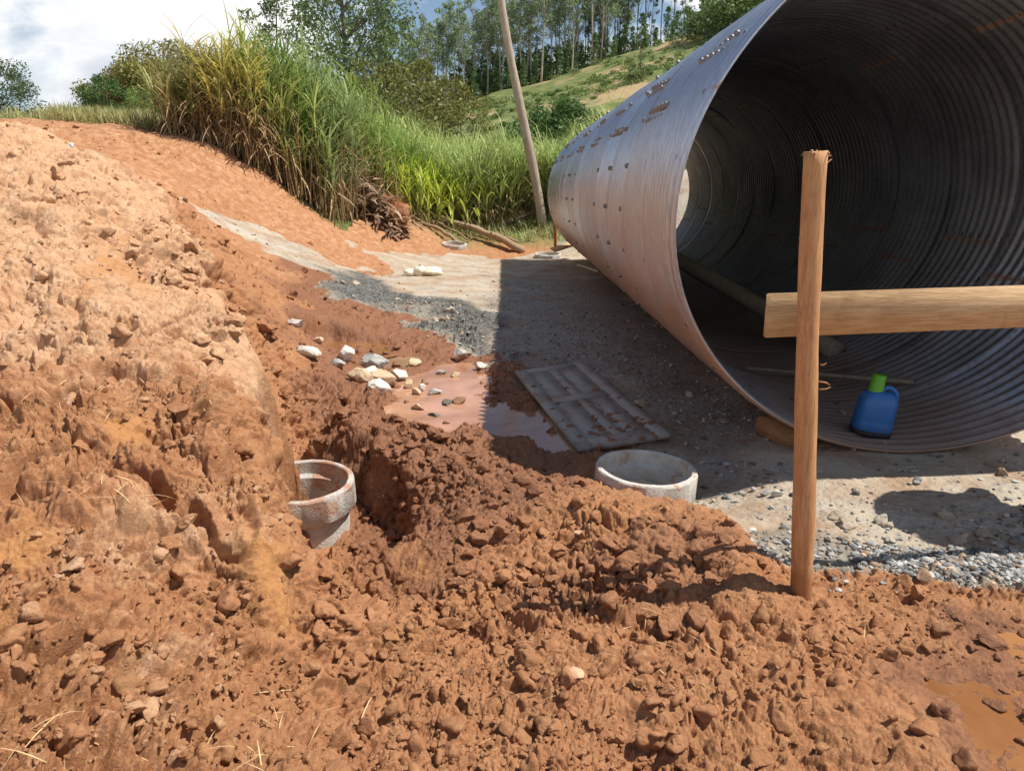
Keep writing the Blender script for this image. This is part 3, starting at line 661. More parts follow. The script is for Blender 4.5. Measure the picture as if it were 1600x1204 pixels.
for (px, py, dx, dz) in [(1283, 596, .03, -.01), (1284, 608, .028, .012), (1255, 372, -.02, .002), (1283, 258, .03, .02), (1281, 246, .035, .006), (1258, 290, -.015, -.01), (1284, 570, .012, .01)]:
    mb = MB(); p = W(px, py, 2.62)-o0; mb.tube([p-np.array([dx*.3, 0, 0]), p+np.array([dx*.5, -.006, dz*.2]), p+np.array([dx, -.01, dz])], [.0035, .0025, .001], 5); mb.build('splinter', STAKE, root)
# plank behind the stake, running to the right
pa = W(1197, 493, 2.75); ang = math.radians(7.5); hh = W(1197, 459, 2.75)[2]-W(1197, 527, 2.75)[2]
mb = MB(); mb.box((0, -.0125, -hh/2), (2.6, .0125, hh/2), .003)
pl = mb.build('plank', PLANK, root, False, pa-o0); pl.rotation_euler = (0, math.radians(-.6), ang)
mb = MB()
for dz in (-.03, .035): 
    p = W(1268, 490, 2.62)-o0; mb.lathe([(.0003, 0), (.006, -.001), (.006, -.004)], 8); 
nv = mb.mesh('nail', m_plain('nail_steel', (.3, .3, .3), .4, .9))
for dz in (-.03, .035):
    p = W(1266, 490, 2.60)-o0; o = obj('nail', nv, root, p+np.array([0, -.003, dz])); o.rotation_euler = (math.pi/2, 0, 0)
# second stake of the board, just beyond the right edge of the photo, so that the plank is carried at both ends
mb = MB(); e = pa-o0+np.array([2.35*math.cos(ang), 2.35*math.sin(ang)-.065, 0]); zg = gz(e[0]+o0[0], e[1]+o0[1])-o0[2]
rough_pole(mb, (e[0], e[1], zg-.1), (e[0], e[1], e[2]+.35), .05, .046, 20, 24, .006, 2.); mb.build('stake', STAKE, root, True)
# ------------------------------------------------------------------ jug
jp = W(1357, 682, 4.62); jz = pipe_pt(np.radians(-93.), np.array(4.5))[2]+.012
root = thing('water_jug', 'blue plastic water jug with a green cup lid standing inside the pipe mouth', 'jug', (jp[0], jp[1], jz)); root.rotation_euler = (math.radians(3), math.radians(7), math.radians(-8)); root.scale = (.99,)*3
BLUE = m_plain('blue_plastic', (.03, .16, .45), .45, 0, .25, 9, .001, ((.12, .13, .16), .45)); DARK = m_plain('black_rubber', (.025, .025, .028), .7)
def superring(w, d, z, n=32, e=3.2):
    a = np.linspace(0, 2*math.pi, n, endpoint=False); c, s = np.cos(a), np.sin(a); r = (np.abs(c)**e+np.abs(s)**e)**(-1/e)
    return np.stack([w*r*c, d*r*s, np.full(n, z)], 1)
def loft(mb, rings):
    n = len(rings[0]); V = np.concatenate(rings); F = []
    for k in range(len(rings)-1):
        for j in range(n): j2 = (j+1) % n; F.append((k*n+j, k*n+j2, (k+1)*n+j2, (k+1)*n+j))
    F.append(tuple(range(n-1, -1, -1))); F.append(tuple((len(rings)-1)*n+j for j in range(n))); mb.add(V, F)
mb = MB(); loft(mb, [superring(.118, .085, .03), superring(.125, .092, .045), superring(.124, .091, .09), superring(.121, .089, .10), superring(.122, .09, .11), superring(.118, .087, .2), superring(.112, .083, .25), superring(.10, .075, .275, e=2.8), superring(.08, .06, .292, e=2.5), superring(.06, .05, .3, e=2.2)]); mb.build('body', BLUE, root, True).data.set_sharp_from_angle(angle=.9)
mb = MB(); loft(mb, [superring(.118, .086, 0), superring(.126, .093, .008), superring(.126, .093, .036), superring(.12, .088, .04)]); mb.build('base', DARK, root, True)
mb = MB(); mb.lathe([(.0005, .405), (.036, .405), (.041, .40), (.047, .29), (.049, .285), (.044, .28)], 32); lid = mb.build('lid', m_plain('green_plastic', (.13, .42, .02), .45, 0, .1), root, True, (-.035, 0, 0))
mb = MB(); mb.tube([(.0, 0, .27), (.008, 0, .305), (.03, 0, .328), (.06, 0, .325), (.09, 0, .305), (.106, 0, .27), (.108, 0, .235)], [.014]*7, 12); mb.build('handle', BLUE, root, True)
# ------------------------------------------------------------------ pole, stick inside the pipe, chock below it
def pole_thing(name, label, cat, a, b, r0, r1, mat, bend=.01, s=0, n=20, group=None, seg=14):
    a, b = np.array(a, float), np.array(b, float); mb = MB(); rough_pole(mb, (0, 0, 0), b-a, r0, r1, seg, n, bend, s)
    o = mb.build(name, mat, None, True, a); return tag(o, label, cat, group)
OLDPOLE = m_wood('dusty_pole_wood', (.26, .20, .14), (.44, .37, .27), (14, 14, 2), knots=False)
pole_thing('timber_pole', 'thick grey timber pole leaning along the inside of the pipe', 'pole', (3.0, 6.5, .12), (1.17, 10.9, 1.26), .095, .08, OLDPOLE, .02)
pole_thing('thin_stick', 'thin brown stick lying across the inside of the pipe behind the jug', 'stick', pipe_pt(np.radians(-107.), np.array(PY0+1.82))+[0, 0, .03], pipe_pt(np.radians(-66.), np.array(PY0+1.14))+[0, 0, .03], .014, .02, OLDPOLE, .006, 3)
cp = W(1240, 668, 4.55); mb = MB(); mb.box((-.12, -.16, -.05), (.12, .16, .06), .012)
o = mb.build('wooden_chock', m_wood('chock_wood', (.30, .14, .06), (.45, .25, .12), (3, 20, 20)), None, False, (cp[0]-.02, cp[1]+.1, gz(cp[0], cp[1])+.04)); o.rotation_euler = (0, .1, .3); tag(o, 'short wooden block wedged under the left side of the pipe mouth', 'chock')
# ------------------------------------------------------------------ door lying on the ground
def door():
    root = thing('wooden_door', 'muddy grey panelled door lying flat beside the puddle', 'door', DOOR_AT, None, DOOR_ROT)
    w, l, t = .645, 1.99, .035
    t_ = NT('muddy_door_paint'); n = t_.noise(3.5, 7, .68); n2 = t_.noise(22, 5, .6); st = t_.noise(2, 5, .6, t_.map((20, 2, 20)))
    cc = t_.mix(st, (.26, .245, .22), (.38, .355, .315)); cc = t_.mix(t_.ramp(n, (.5, 0), (.64, .8)), cc, t_.mix(n2, (.20, .085, .045), (.33, .16, .09)))
    t_.set(Base_Color=cc, Roughness=t_.ramp(n, (.4, .55), (.6, .85))); t_.bump(n2, .003, .5); dm = t_.m
    mb = MB(); f = .10; rails = [(-l/2, -l/2+.16), (-.02-.0, .10), (l/2-.12, l/2)]
    mb.box((-w/2, -l/2, -t), (-w/2+f, l/2, 0), .004); mb.box((w/2-f, -l/2, -t), (w/2, l/2, 0), .004)
    for a, b in rails: mb.box((-w/2+f, a, -t), (w/2-f, b, -.001), .004)
    mb.box((-.04, -l/2+.16, -t), (.04, -.02, -.0015), .004); mb.box((-.04, .10, -t), (.04, l/2-.12, -.0015), .004)
    mb.build('frame', dm, root)
    for a, b in ((-l/2+.16, -.02), (.10, l/2-.12)):
        for x0, x1 in ((-w/2+f, -.04), (.04, w/2-f)):
            m2 = MB(); m2.box((x0-.004, a-.004, -t+.004), (x1+.004, b+.004, -.012)); m2.box((x0+.03, a+.03, -.02), (x1-.03, b-.03, -.0075), .003); m2.build('panel', dm, root)
    m2 = MB()
    for k in range(70):
        px_, py_ = random.uniform(-w/2+.03, w/2-.03), -l/2+abs(random.gauss(0, .5))*1.2
        if py_ > l/2-.03: continue
        s_ = random.uniform(.006, .022); v = CV[k % 14][:]*np.array([s_*1.4, s_*1.4, s_*.5])+[px_, py_, -.006 if abs(px_) < w/2-f else .001]; m2.add(v, [tuple(f_) for f_ in IF2], (.25, .11, .055))
    m2.build('mud_splatter', m_tint('mud', .8), root, True)
door()
# ------------------------------------------------------------------ concrete rings
def ring(label, loc, rot, sc=1, nm='concrete_ring', lipred=.4, group='bell-ended concrete rings'):
    root = thing(nm, label, 'concrete ring', loc, group, rot); root.scale = (sc,)*3
    wob = lambda a, z: 1+.006*math.sin(7*a+z*30)+.004*math.sin(17*a)
    mb = MB(); mb.lathe([(.212, -.165), (.216, -.092), (.232, -.085), (.246, -.075), (.249, -.006), (.254, 0), (.279, -.002), (.285, -.01), (.287, -.148), (.282, -.156), (.258, -.172), (.25, -.176)], 72, (lipred,)*3, wob); mb.build('bell', CONC, root, True).data.set_sharp_from_angle(angle=.6)
    mb = MB(); mb.lathe([(.205, -.6), (.21, -.166), (.225, -.172), (.247, -.1765), (.245, -.6)], 64, (.0, 0, 0)); mb.build('barrel', CONC, root, True).data.set_sharp_from_angle(angle=.6)
    return root
c = W(1010, 729, 3.93); ring('bell-ended concrete ring standing clean and upright beside the muddy door', c+[0, 0, .0], (math.radians(1.5), math.radians(2), .3), 1.0, lipred=.45)
c = W(474, 768, 4.08); ring('mud-stained concrete ring half hidden behind the clay bank and tilted', c+[0, 0, .075], (math.radians(2), math.radians(-3), 1.2), 1.05, lipred=.75)
c = W(710, 380, 17.6); ring('small far concrete ring lying in the red berm below the fallen branches', c, (.12, .05, 0), 1.0, lipred=.1)
c = W(856, 396, 16.9); ring('far concrete ring sunk in the ground by the far end of the pipe', c, (.05, -.06, .8), 1.05, lipred=.1)
# ------------------------------------------------------------------ stones round the puddle
stones = [(466, 582, 32, 'l', 'long flat pale stone, furthest left at the edge of the puddle'), (490, 606, 34, 'w', 'whitish boulder standing alone on red mud left of the stone cluster'), (501, 584, 22, 't', 'small tan stone between the long flat stone and the pale slab'),
 (540, 587, 34, 'w', 'smooth pale slab of rock on mud behind the dark faced stone'), (529, 601, 23, 'g', 'grey stone with a dark shaded front left of the cluster'), (585, 578, 44, 'g', 'largest grey-white rock at the back of the stone cluster'), (579, 593, 30, 'w', 'white block in the middle of the stone cluster'),
 (602, 596, 36, 't', 'cream rock with brown side right of the white middle block'), (560, 605, 40, 't', 'tan angular rock at the front left of the cluster'), (594, 611, 42, 'w', 'flat-topped white rock at the front of the cluster by the water'), (624, 586, 28, 'w', 'upright cream rock at the water\'s edge right of the cluster'),
 (638, 598, 22, 't', 'low cream stone half in the water beside the cluster'), (663, 593, 14, 'r', 'small reddish pointed stone standing in the puddle'), (659, 603, 18, 'w', 'flat white stone in the puddle left of the speckled one'), (677, 608, 20, 'g', 'speckled grey-white stone in the middle of the puddle'),
 (652, 609, 18, 't', 'flat tan stone just breaking the water surface'), (688, 578, 16, 'g', 'grey stone on the mud at the back of the puddle'), (713, 581, 18, 't', 'tan stone at the back edge of the puddle near the shadow'), (652, 631, 22, 't', 'lone cream pebble in the open water near the front'),
 (699, 621, 28, 'd', 'dark wet grey stone beside the brown one in the puddle'), (720, 621, 24, 'r', 'brown wedge shaped stone right of the dark wet one'), (681, 642, 22, 'd', 'flat dark stone nearly under water at the front'), (699, 655, 11, 'r', 'tiny brown clod in the water near the front shore'),
 (750, 572, 18, 'w', 'pale stone at the edge of the pipe shadow'), (722, 557, 26, 'g', 'flat grey stone on the mud above the puddle'), (648, 566, 24, 't', 'flat sandy stone above the puddle beside the small pool')]
scol = {'w': (.62, .58, .50), 'l': (.52, .49, .44), 't': (.56, .42, .27), 'g': (.42, .41, .38), 'd': (.14, .12, .1), 'r': (.34, .19, .11)}
SV = lumps(30, IV3, .2, 600, 16)
for k, (px, py, w, c, lab) in enumerate(stones):
    p = Wz(px, py+w*.18, -.08); s_ = w/1160.7*np.linalg.norm(p-CAM)/2*1.22
    flat = .35 if c in 'd' else (.5 if c == 'l' else random.uniform(.58, .75))
    v = SV[k]*np.array([s_*1.05, s_*random.uniform(.6, .85), s_*flat*1.1]); zz = max(gz(p[0], p[1]), -.11)
    a = random.uniform(-.5, .5); R_ = np.array([[math.cos(a), -math.sin(a), 0], [math.sin(a), math.cos(a), 0], [0, 0, 1]])
    o = obj('stone', new_mesh('stone', v@R_.T, IF3, STONE, False, {'tint': np.array(scol[c])+(np.array((.30, .16, .09))-np.array(scol[c]))*(.85*sst(.1, -.5, v[:, 2]/s_/flat+.35*fbm(v/s_*2.5, 3, 800+k)))[:, None]}), None, (p[0], p[1], zz+s_*flat*.6)); tag(o, lab, 'stone', 'pale stones at the puddle')
def lone(px, py, d, w, col, lab, sc=(1, .7, .4), name='stone', cat='stone', k=0, rot=0, lift=.2):
    p = W(px, py, d); s_ = w/1160.7*d/2*1.08; v = SV[k % 30]*np.array(sc)*s_; z_ = gz(p[0], p[1])
    o = obj(name, new_mesh(name, v, IF3, STONE, False, {'tint': np.tile(col, (len(v), 1))}), None, (p[0], p[1], z_+s_*sc[2]*lift)); o.rotation_euler = (random.uniform(-.2, .2), random.uniform(-.2, .2), rot); tag(o, lab, cat)
lone(893, 1062, 2.07, 48, (.62, .36, .22), 'pale pinkish slab of clay lying among the clods in the foreground', (1, .9, .4), 'clay_slab', 'clay slab', 3, .6, .5)
lone(909, 820, 3.1, 32, (.50, .31, .2), 'flat pale chip of clay on top of the spoil heap below the ring', (1, .6, .3), 'clay_chip', 'clay chip', 5, .3, .8)
lone(988, 1192, 1.74, 34, (.35, .31, .25), 'grey pointed shard sticking out of the soil at the bottom edge', (.6, 1, .35), 'stone_shard', 'stone shard', 7, .7, .6)
lone(1311, 921, 2.7, 16, (.5, .47, .42), 'single whitish pebble on the mud right of the stake', (1, .8, .8), 'pebble', 'pebble', 9, 0, .5)
lone(113, 239, 8.6, 12, (.55, .6, .65), 'small bluish white stone high on the clay bank', (1, .8, .6), 'stone', 'stone', 11, 0, .4)
lone(300, 713, 3, 12, (.6, .4, .3), 'small pinkish lump on the bank face', (1, .8, .7), 'clay_chip', 'clay chip', 12, 0, .4)
lone(1545, 775, 3.6, 24, (.36, .27, .2), 'flat brown stone in the shadow on the pad', (1, .7, .3), 'stone', 'stone', 13, .4, .5)
lone(1215, 770, 3.7, 30, (.5, .47, .42), 'jagged pale stone at the edge of the pipe shadow left of the stake', (1, .7, .5), 'stone', 'stone', 15, .4, .5)
# cream sacks on the gravel
CREAM = m_plain('cream_plastic', (.78, .72, .52), .45, 0, .1, 6, .004)
for k, (px, py, w, h, lab) in enumerate([(641, 440, 20, .62, 'left one of the crumpled cream plastic bags on the grey gravel'), (657, 441, 22, .78, 'middle crumpled cream plastic bag, the upright one, on the gravel'), (676, 439, 30, .5, 'right, widest of the crumpled cream plastic bags on the gravel')]):
    p = W(px, py, 12.6); s_ = w/1160.7*12.8/2; r = 1+.22*fbm(IV2*1.9+k*7, 3, 700+k)+.1*np.abs(fbm(IV2*4+k, 2, 720)); v = IV2*r[:, None]*np.array([s_, s_*.8, s_*h])
    o = obj('plastic_bag', new_mesh('plastic_bag', v, IF2, CREAM, True), None, (p[0], p[1], gz(p[0], p[1])+s_*h*.7)); tag(o, lab, 'plastic bag', 'cream plastic bags')
# ------------------------------------------------------------------ leaning pole, far stake, board, branches
PALE = m_wood('bleached_pole_wood', (.34, .27, .19), (.52, .44, .33), (10, 10, 1.5), knots=False)
pole_thing('leaning_pole', 'tall bleached bare pole leaning left out of the grass', 'pole', W(846, 348, 19.6)-[0, 0, .1], W(775, -60, 19.2), .125, .085, PALE, .05, 1, 30)
pole_thing('marker_stake', 'thin reddish stake beside the far end of the pipe', 'stake', W(868, 388, 16.7), W(864, 262, 16.7), .035, .03, m_wood('red_stake_wood', (.30, .10, .04), (.42, .18, .08), (20, 20, 2)), .01)
a = W(866, 392, 16.4); mb = MB(); mb.box((-.05, -.09, -.015), (.62, .09, .015), .003); o = mb.build('offcut_board', PLANK, None, False, a+[0, 0, .03]); o.rotation_euler = (.35, -.22, .5); tag(o, 'short sawn board lying at the foot of the thin reddish stake', 'board')
pole_thing('thin_stick', 'short pale stick lying on the dark ground left of the pipe', 'stick', W(903, 414, 11.6), W(936, 424, 10.9), .02, .016, PALE, .01)
BR = m_wood('dead_branch_wood', (.30, .19, .11), (.46, .33, .21), (12, 12, 1.5), knots=False); DB = m_wood('dark_branch_wood', (.07, .05, .035), (.14, .10, .07), (12, 12, 1.5), knots=False)
def branch(pts, r0, r1, mat, lab):
    P = [W(*p) for p in pts]; P = [np.array([p[0], p[1], max(p[2], gz(p[0], p[1])+.02)]) for p in P]; o0 = P[0]; n = 14; pts_ = []; rad = []
    for k in range(n+1):
        t = k/n*(len(P)-1); i = min(int(t), len(P)-2); p = P[i]+(P[i+1]-P[i])*(t-i)-o0+np.array([0, 0, .02*math.sin(k*1.3)]); pts_.append(p); rad.append((r0+(r1-r0)*k/n)*(1+.12*math.sin(k*2.1)))
    mb = MB(); mb.tube(pts_, rad, 9, jit=.1)
    for k in (5, 9):
        q_ = pts_[k]; mb.tube([q_, q_+np.array([random.uniform(-.25, .25), random.uniform(-.2, .2), random.uniform(.05, .25)])], [rad[k]*.5, .008], 6)
    o = mb.build('dead_branch', mat, None, True, o0); tag(o, lab, 'branch', 'dead branches below the grass')
branch([(640, 345, 18.6), (690, 360, 18.2), (716, 378, 17.9)], .035, .05, BR, 'straight brown branch ending just above the far concrete ring')
branch([(668, 333, 19.4), (725, 352, 18.8), (770, 367, 18.4), (817, 391, 17.6)], .06, .09, BR, 'longest thick pale branch sloping down to the right below the grass')
branch([(742, 361, 18.9), (775, 368, 18.7), (808, 376, 18.4)], .04, .03, BR, 'thin branch forking above the longest pale one')
branch([(632, 323, 19.2), (645, 336, 18.9), (654, 347, 18.6)], .06, .04, DB, 'short dark stub of branch beside the dead leaf heap')
branch([(560, 283, 18.4), (578, 299, 18.2), (593, 314, 18)], .07, .05, DB, 'dark branch lying on top of the dead leaf heap')
branch([(645, 356, 18.2), (652, 366, 18), (665, 373, 17.8)], .03, .02, BR, 'curved twig by the red root clump')
branch([(655, 342, 19), (690, 350, 18.7), (735, 375, 18.2)], .025, .02, BR, 'thin grey stem lying between the two brown branches')
branch([(788, 352, 19.6), (815, 340, 19.7), (842, 328, 19.6)], .05, .03, DB, 'dark broken stem at the foot of the leaning pole')
# ------------------------------------------------------------------ vegetation generators
def blades(b, az, L, el, droop, w, col, ns=4, curl=None):
    """arching strips: base points b, azimuth, length, start elevation, total droop (rad), width"""
    n = len(b); V = np.zeros((n, (ns+1)*2, 3)); p = b.copy(); e = el.copy()
    side = np.stack([-np.sin(az), np.cos(az), np.zeros(n)], 1)
    for k in range(ns+1):
        t = k/ns; ww = (w*np.clip(min(1., .45+t*2.2)*(1-t**2.2), .04, 1))[:, None]*.5
        V[:, 2*k] = p-side*ww; V[:, 2*k+1] = p+side*ww
        d = np.stack([np.cos(e)*np.cos(az), np.cos(e)*np.sin(az), np.sin(e)], 1); p = p+d*(L/ns)[:, None]; e = e-droop/ns*(.4+1.2*t)
    F = np.array([(2*k, 2*k+1, 2*k+3, 2*k+2) for k in range(ns)]); FF = (F[None]+(np.arange(n)*(ns+1)*2)[:, None, None]).reshape(-1, 4)
    return V.reshape(-1, 3), FF, np.repeat(col, (ns+1)*2, 0)
def stems(b, top, r, col, seg=4):
    n = len(b); V = np.zeros((n, 2*seg, 3)); a = np.arange(seg)*2*math.pi/seg
    for j in range(seg):
        o_ = np.stack([np.cos(a[j])*r, np.sin(a[j])*r, 0*r], 1); V[:, j] = b+o_; V[:, seg+j] = top+o_*.4
    F = np.array([(j, (j+1) % seg, seg+(j+1) % seg, seg+j) for j in range(seg)])
    return V.reshape(-1, 3), (F[None]+(np.arange(n)*2*seg)[:, None, None]).reshape(-1, 4), np.repeat(col, 2*seg, 0)
def greens(n, c0, c1, j=.2):
    t = rng.random((n, 1)); return 1.55*(np.array(c0)*(1-t)+np.array(c1)*t)*rng.uniform(1-j, 1+j, (n, 1))
def shoots(base_, H, leaves, L, wid, lean, c0, c1, dry=0., low=.1, elr=(.65, 1.4), dr=(.9, 2.8), ns=4):
    """each shoot: leaves leaving its stem from low to top"""
    n = len(base_); la = rng.uniform(0, 6.28, n); top = base_+np.stack([np.cos(la)*lean*H, np.sin(la)*lean*H, H], 1)
    k = np.repeat(np.arange(n), leaves); t = rng.uniform(low, 1, len(k))**.8; b = base_[k]+(top-base_)[k]*t[:, None]
    col = greens(len(k), c0, c1)
    if dry > 0:
        d = rng.random(len(k)) < dry*np.clip(1.6-1.9*t, 0, 1); col[d] = greens(int(d.sum()), (.24, .15, .07), (.46, .34, .18))
    else: d = np.zeros(len(k), bool)
    el = np.where(d, rng.uniform(-.6, .5, len(k)), rng.uniform(*elr, len(k))); dp = np.where(d, rng.uniform(.6, 1.5, len(k)), rng.uniform(*dr, len(k)))
    LL = L*rng.uniform(.6, 1.2, len(k))*np.where(d, .8, 1.)
    return blades(b, rng.uniform(0, 6.28, len(k)), LL, el, dp, wid*rng.uniform(.7, 1.3, len(k)), col, ns), stems(base_, top, np.full(n, .011), greens(n, (.16, .13, .05), (.22, .2, .08)))
def join(parts):
    V, F, C, o = [], [], [], 0
    for v, f, c in parts: V.append(v); F.append(f+o); C.append(c); o += len(v)
    return np.concatenate(V), np.concatenate(F), np.concatenate(C)
def onground(xy): return np.concatenate([xy, ground_z(xy[:, 0], xy[:, 1])[:, None]], 1)
# cane clumps
def cane(px, d, H, n, rad, dry, lab, c0=(.15, .19, .05), c1=(.33, .37, .11), wid=.030, L=.95):
    p = W(px, 300, d); cxy = np.array([p[0], p[1]]); z0 = gz(*cxy); root = thing('cane_grass_clump', lab, 'cane grass', (cxy[0], cxy[1], z0), 'tall cane grass on the ridge')
    xy_ = cxy+rng.normal(size=(n, 2))*rad*np.array([.6, .45]); b = onground(xy_)-np.array([cxy[0], cxy[1], z0])
    bl, st = shoots(b, H*np.clip(rng.normal(.8, .22, n), .35, 1.3), 26, L, wid, .12, c0, c1, dry, .22)
    k_ = rng.integers(0, n, 3*n); b2 = b[k_]+rng.normal(size=(3*n, 3))*[.12, .12, 0]; t2 = b2+np.stack([rng.normal(size=3*n)*.18, rng.normal(size=3*n)*.18, H*rng.uniform(.45, 1., 3*n)], 1)
    st = join([st, stems(b2, t2, np.full(3*n, .011), greens(3*n, (.17, .11, .05), (.36, .27, .14)))])
    V, F, C = bl; obj('leaves', new_mesh('leaves', V, F, BLADE, False, {'tint': C}), root); V, F, C = st; obj('stalks', new_mesh('stalks', V, F, BLADE, False, {'tint': C}), root)
cane(318, 15.2, .6, 46, .55, .9, 'leftmost clump of tall cane grass, yellowish tips over dry stalks', (.17, .19, .06), (.33, .33, .12))
cane(355, 15.0, 1.0, 60, .6, 1.1, 'brown withered clump of cane grass at the edge of the red soil', (.16, .16, .06), (.30, .26, .11))
cane(392, 15.0, 1.55, 80, .6, 1.1, 'tallest dry clump of cane grass with golden yellow tops', (.24, .22, .05), (.46, .40, .12))
cane(432, 15.2, 1.9, 80, .6, .6, 'tall bright green clump of cane grass right of the golden one')
cane(470, 15.6, 2.1, 60, .6, .4, 'darkest and tallest green clump of cane grass behind the others', (.06, .12, .03), (.14, .22, .05))
cane(505, 16.0, 2.3, 60, .7, .4, 'grey green arching clump of cane grass sloping down to the right', (.14, .19, .07), (.25, .31, .12))
cane(545, 18.2, 1.9, 60, .8, .5, 'lower loose clump of cane grass right of the arching one', (.12, .18, .04), (.24, .30, .08))
cane(585, 19.4, 1.5, 60, .9, .4, 'last and lowest clump of cane grass beside the dead leaf heap', (.12, .19, .04), (.24, .32, .08))
# elephant grass field
n = 5600; yy_ = 20.0+rng.random(n)**1.6*11; xx_ = rng.uniform(-.30, .13, n)*yy_+rng.normal(size=n)*.2
xy = np.stack([xx_, yy_+.5*np.sin(xx_*1.7)], 1); b = onground(xy)
hgt = rng.uniform(.7, 1.65, n)*(1+.15*np.sin(xx_*2.3+yy_))
bl, st = shoots(b, hgt, 10, 1.0, .027, .16, (.17, .22, .06), (.36, .42, .15), .45, .02, ns=3)
V, F, C = join([bl, st]); o = obj('elephant_grass', new_mesh('elephant_grass', V, F, BLADE, False, {'tint': C})); tag(o, 'dense field of tall bright green elephant grass behind the work pad', 'grass', kind='stuff')
n = 420; c = W(632, 300, 19.6); xy = c[:2]+rng.normal(size=(n, 2))*np.array([.75, .45]); b = onground(xy)
bl, st = shoots(b, rng.uniform(.7, 1.25, n), 9, .6, .03, .15, (.30, .37, .04), (.45, .50, .08), .1, .05, ns=3)
V, F, C = join([bl, st]); o = obj('yellow_grass', new_mesh('yellow_grass', V, F, BLADE, False, {'tint': C})); tag(o, 'patch of bright yellow green young grass beside the dead leaf heap', 'grass', kind='stuff')
# low fringe grass along the ridge and the toe of the field
parts = []
for (t0, t1, y0_, y1_, n, h) in [(-.57, -.36, 14.8, 19, 1500, .26), (-.36, .08, 18.6, 20.4, 520, .26), (-.68, -.57, 15, 17, 90, .2)]:
    yy_ = rng.uniform(y0_, y1_, n); xy = np.stack([rng.uniform(t0, t1, n)*yy_, yy_], 1); b = onground(xy)
    k = np.repeat(np.arange(n), 6); m_ = len(k)
    parts.append(blades(b[k]+rng.normal(size=(m_, 3))*[.06, .06, 0], rng.uniform(0, 6.28, m_), h*rng.uniform(.6, 1.5, m_), rng.uniform(.6, 1.5, m_), rng.uniform(.4, 1.6, m_), .018*rng.uniform(.7, 1.4, m_), greens(m_, (.17, .17, .06), (.36, .33, .15)), 3))
V, F, C = join(parts); o = obj('fringe_grass', new_mesh('fringe_grass', V, F, BLADE, False, {'tint': C})); tag(o, 'short tufted grass along the ridge top and field edge', 'grass', kind='stuff')
# straw on the bank
n = 170; parts = []
anc = [(30, 620, 3.3, .25), (120, 690, 2.8, .2), (150, 660, 3., .2), (250, 640, 3.2, .2), (60, 780, 2.4, .2), (200, 650, 3.1, .2), (30, 750, 2.5, .15), (290, 1160, 1.6, .15), (450, 1090, 1.9, .12), (60, 1150, 1.5, .1), (170, 790, 2.4, .1), (900, 1000, 2.2, .3), (1130, 980, 2.5, .3)]
pts_ = np.array([[*(W(*anc[k % len(anc)][:3])[:2]+rng.normal(size=2)*anc[k % len(anc)][3])] for k in range(n)]); b = onground(pts_); b[:, 2] += .012
V, F, C = blades(b, rng.uniform(0, 6.28, n), rng.uniform(.04, .17, n), rng.uniform(-.2, .5, n), rng.uniform(0, 1.3, n), rng.uniform(.002, .0045, n), greens(n, (.40, .27, .12), (.6, .46, .26)), 4)
o = obj('straw', new_mesh('straw', V, F, BLADE, False, {'tint': C})); tag(o, 'dry straw stalks strewn over the clay bank', 'straw', kind='stuff')
# dead leaf heap: broad withered leaves
def leafheap():
    c = W(558, 325, 16.9); n = 620; root = c.copy(); a = np.clip(rng.normal(size=(n, 2)), -1.5, 1.5)*np.array([.62, .38]); xy_ = c[:2]+a
    b = onground(xy_); b[:, 2] += np.clip(.95*np.exp(-((a[:, 0]+.1)/.7)**2-((a[:, 1])/.5)**2), 0, 2)*rng.random(n)**.5
    V, F, C = blades(b, rng.uniform(0, 6.28, n), rng.uniform(.25, .75, n), rng.uniform(-.8, .9, n), rng.uniform(.3, 2, n), rng.uniform(.05, .17, n), greens(n, (.12, .075, .045), (.34, .23, .15), .3), 5)
    V = V+.03*np.stack([fbm(V*9, 2, 900), fbm(V*9, 2, 910), fbm(V*9, 2, 920)], 1); z0 = gz(c[0], c[1])
    o = obj('dead_leaf_heap', new_mesh('dead_leaf_heap', V-np.array([c[0], c[1], z0]), F, LEAF, False, {'tint': C}), None, (c[0], c[1], z0)); tag(o, 'heap of withered brown banana leaves at the foot of the cane grass', 'leaf heap')
leafheap()
c = W(612, 366, 17.2); n = 420; az = rng.uniform(0, 6.28, n); el = rng.uniform(.1, 1.5, n); d = np.stack([np.cos(el)*np.cos(az), np.cos(el)*np.sin(az), np.sin(el)], 1)
b = d*.2*np.array([1.5, 1, 1]); V, F, C = blades(b, az, rng.uniform(.15, .4, n), el+rng.normal(size=n)*.4, rng.uniform(.3, 1.6, n), rng.uniform(.008, .02, n), greens(n, (.28, .11, .045), (.50, .26, .12)), 4)
r = 1+.3*fbm(IV2*2, 3, 950); Vc = IV2*r[:, None]*np.array([.42, .3, .3]); V2 = np.concatenate([V, Vc]); root = thing('root_clump', 'clump of red clay and tangled roots below the dead leaf heap', 'root clump', (c[0], c[1], gz(c[0], c[1])+.12))
obj('roots', new_mesh('roots', V, F, BLADE, False, {'tint': C}), root); obj('clay_ball', new_mesh('clay_ball', Vc, IF2, SOIL, True, {'zone': np.tile((0, .2, .5), (len(Vc), 1)), 'zonex': np.zeros((len(Vc), 3))}), root)
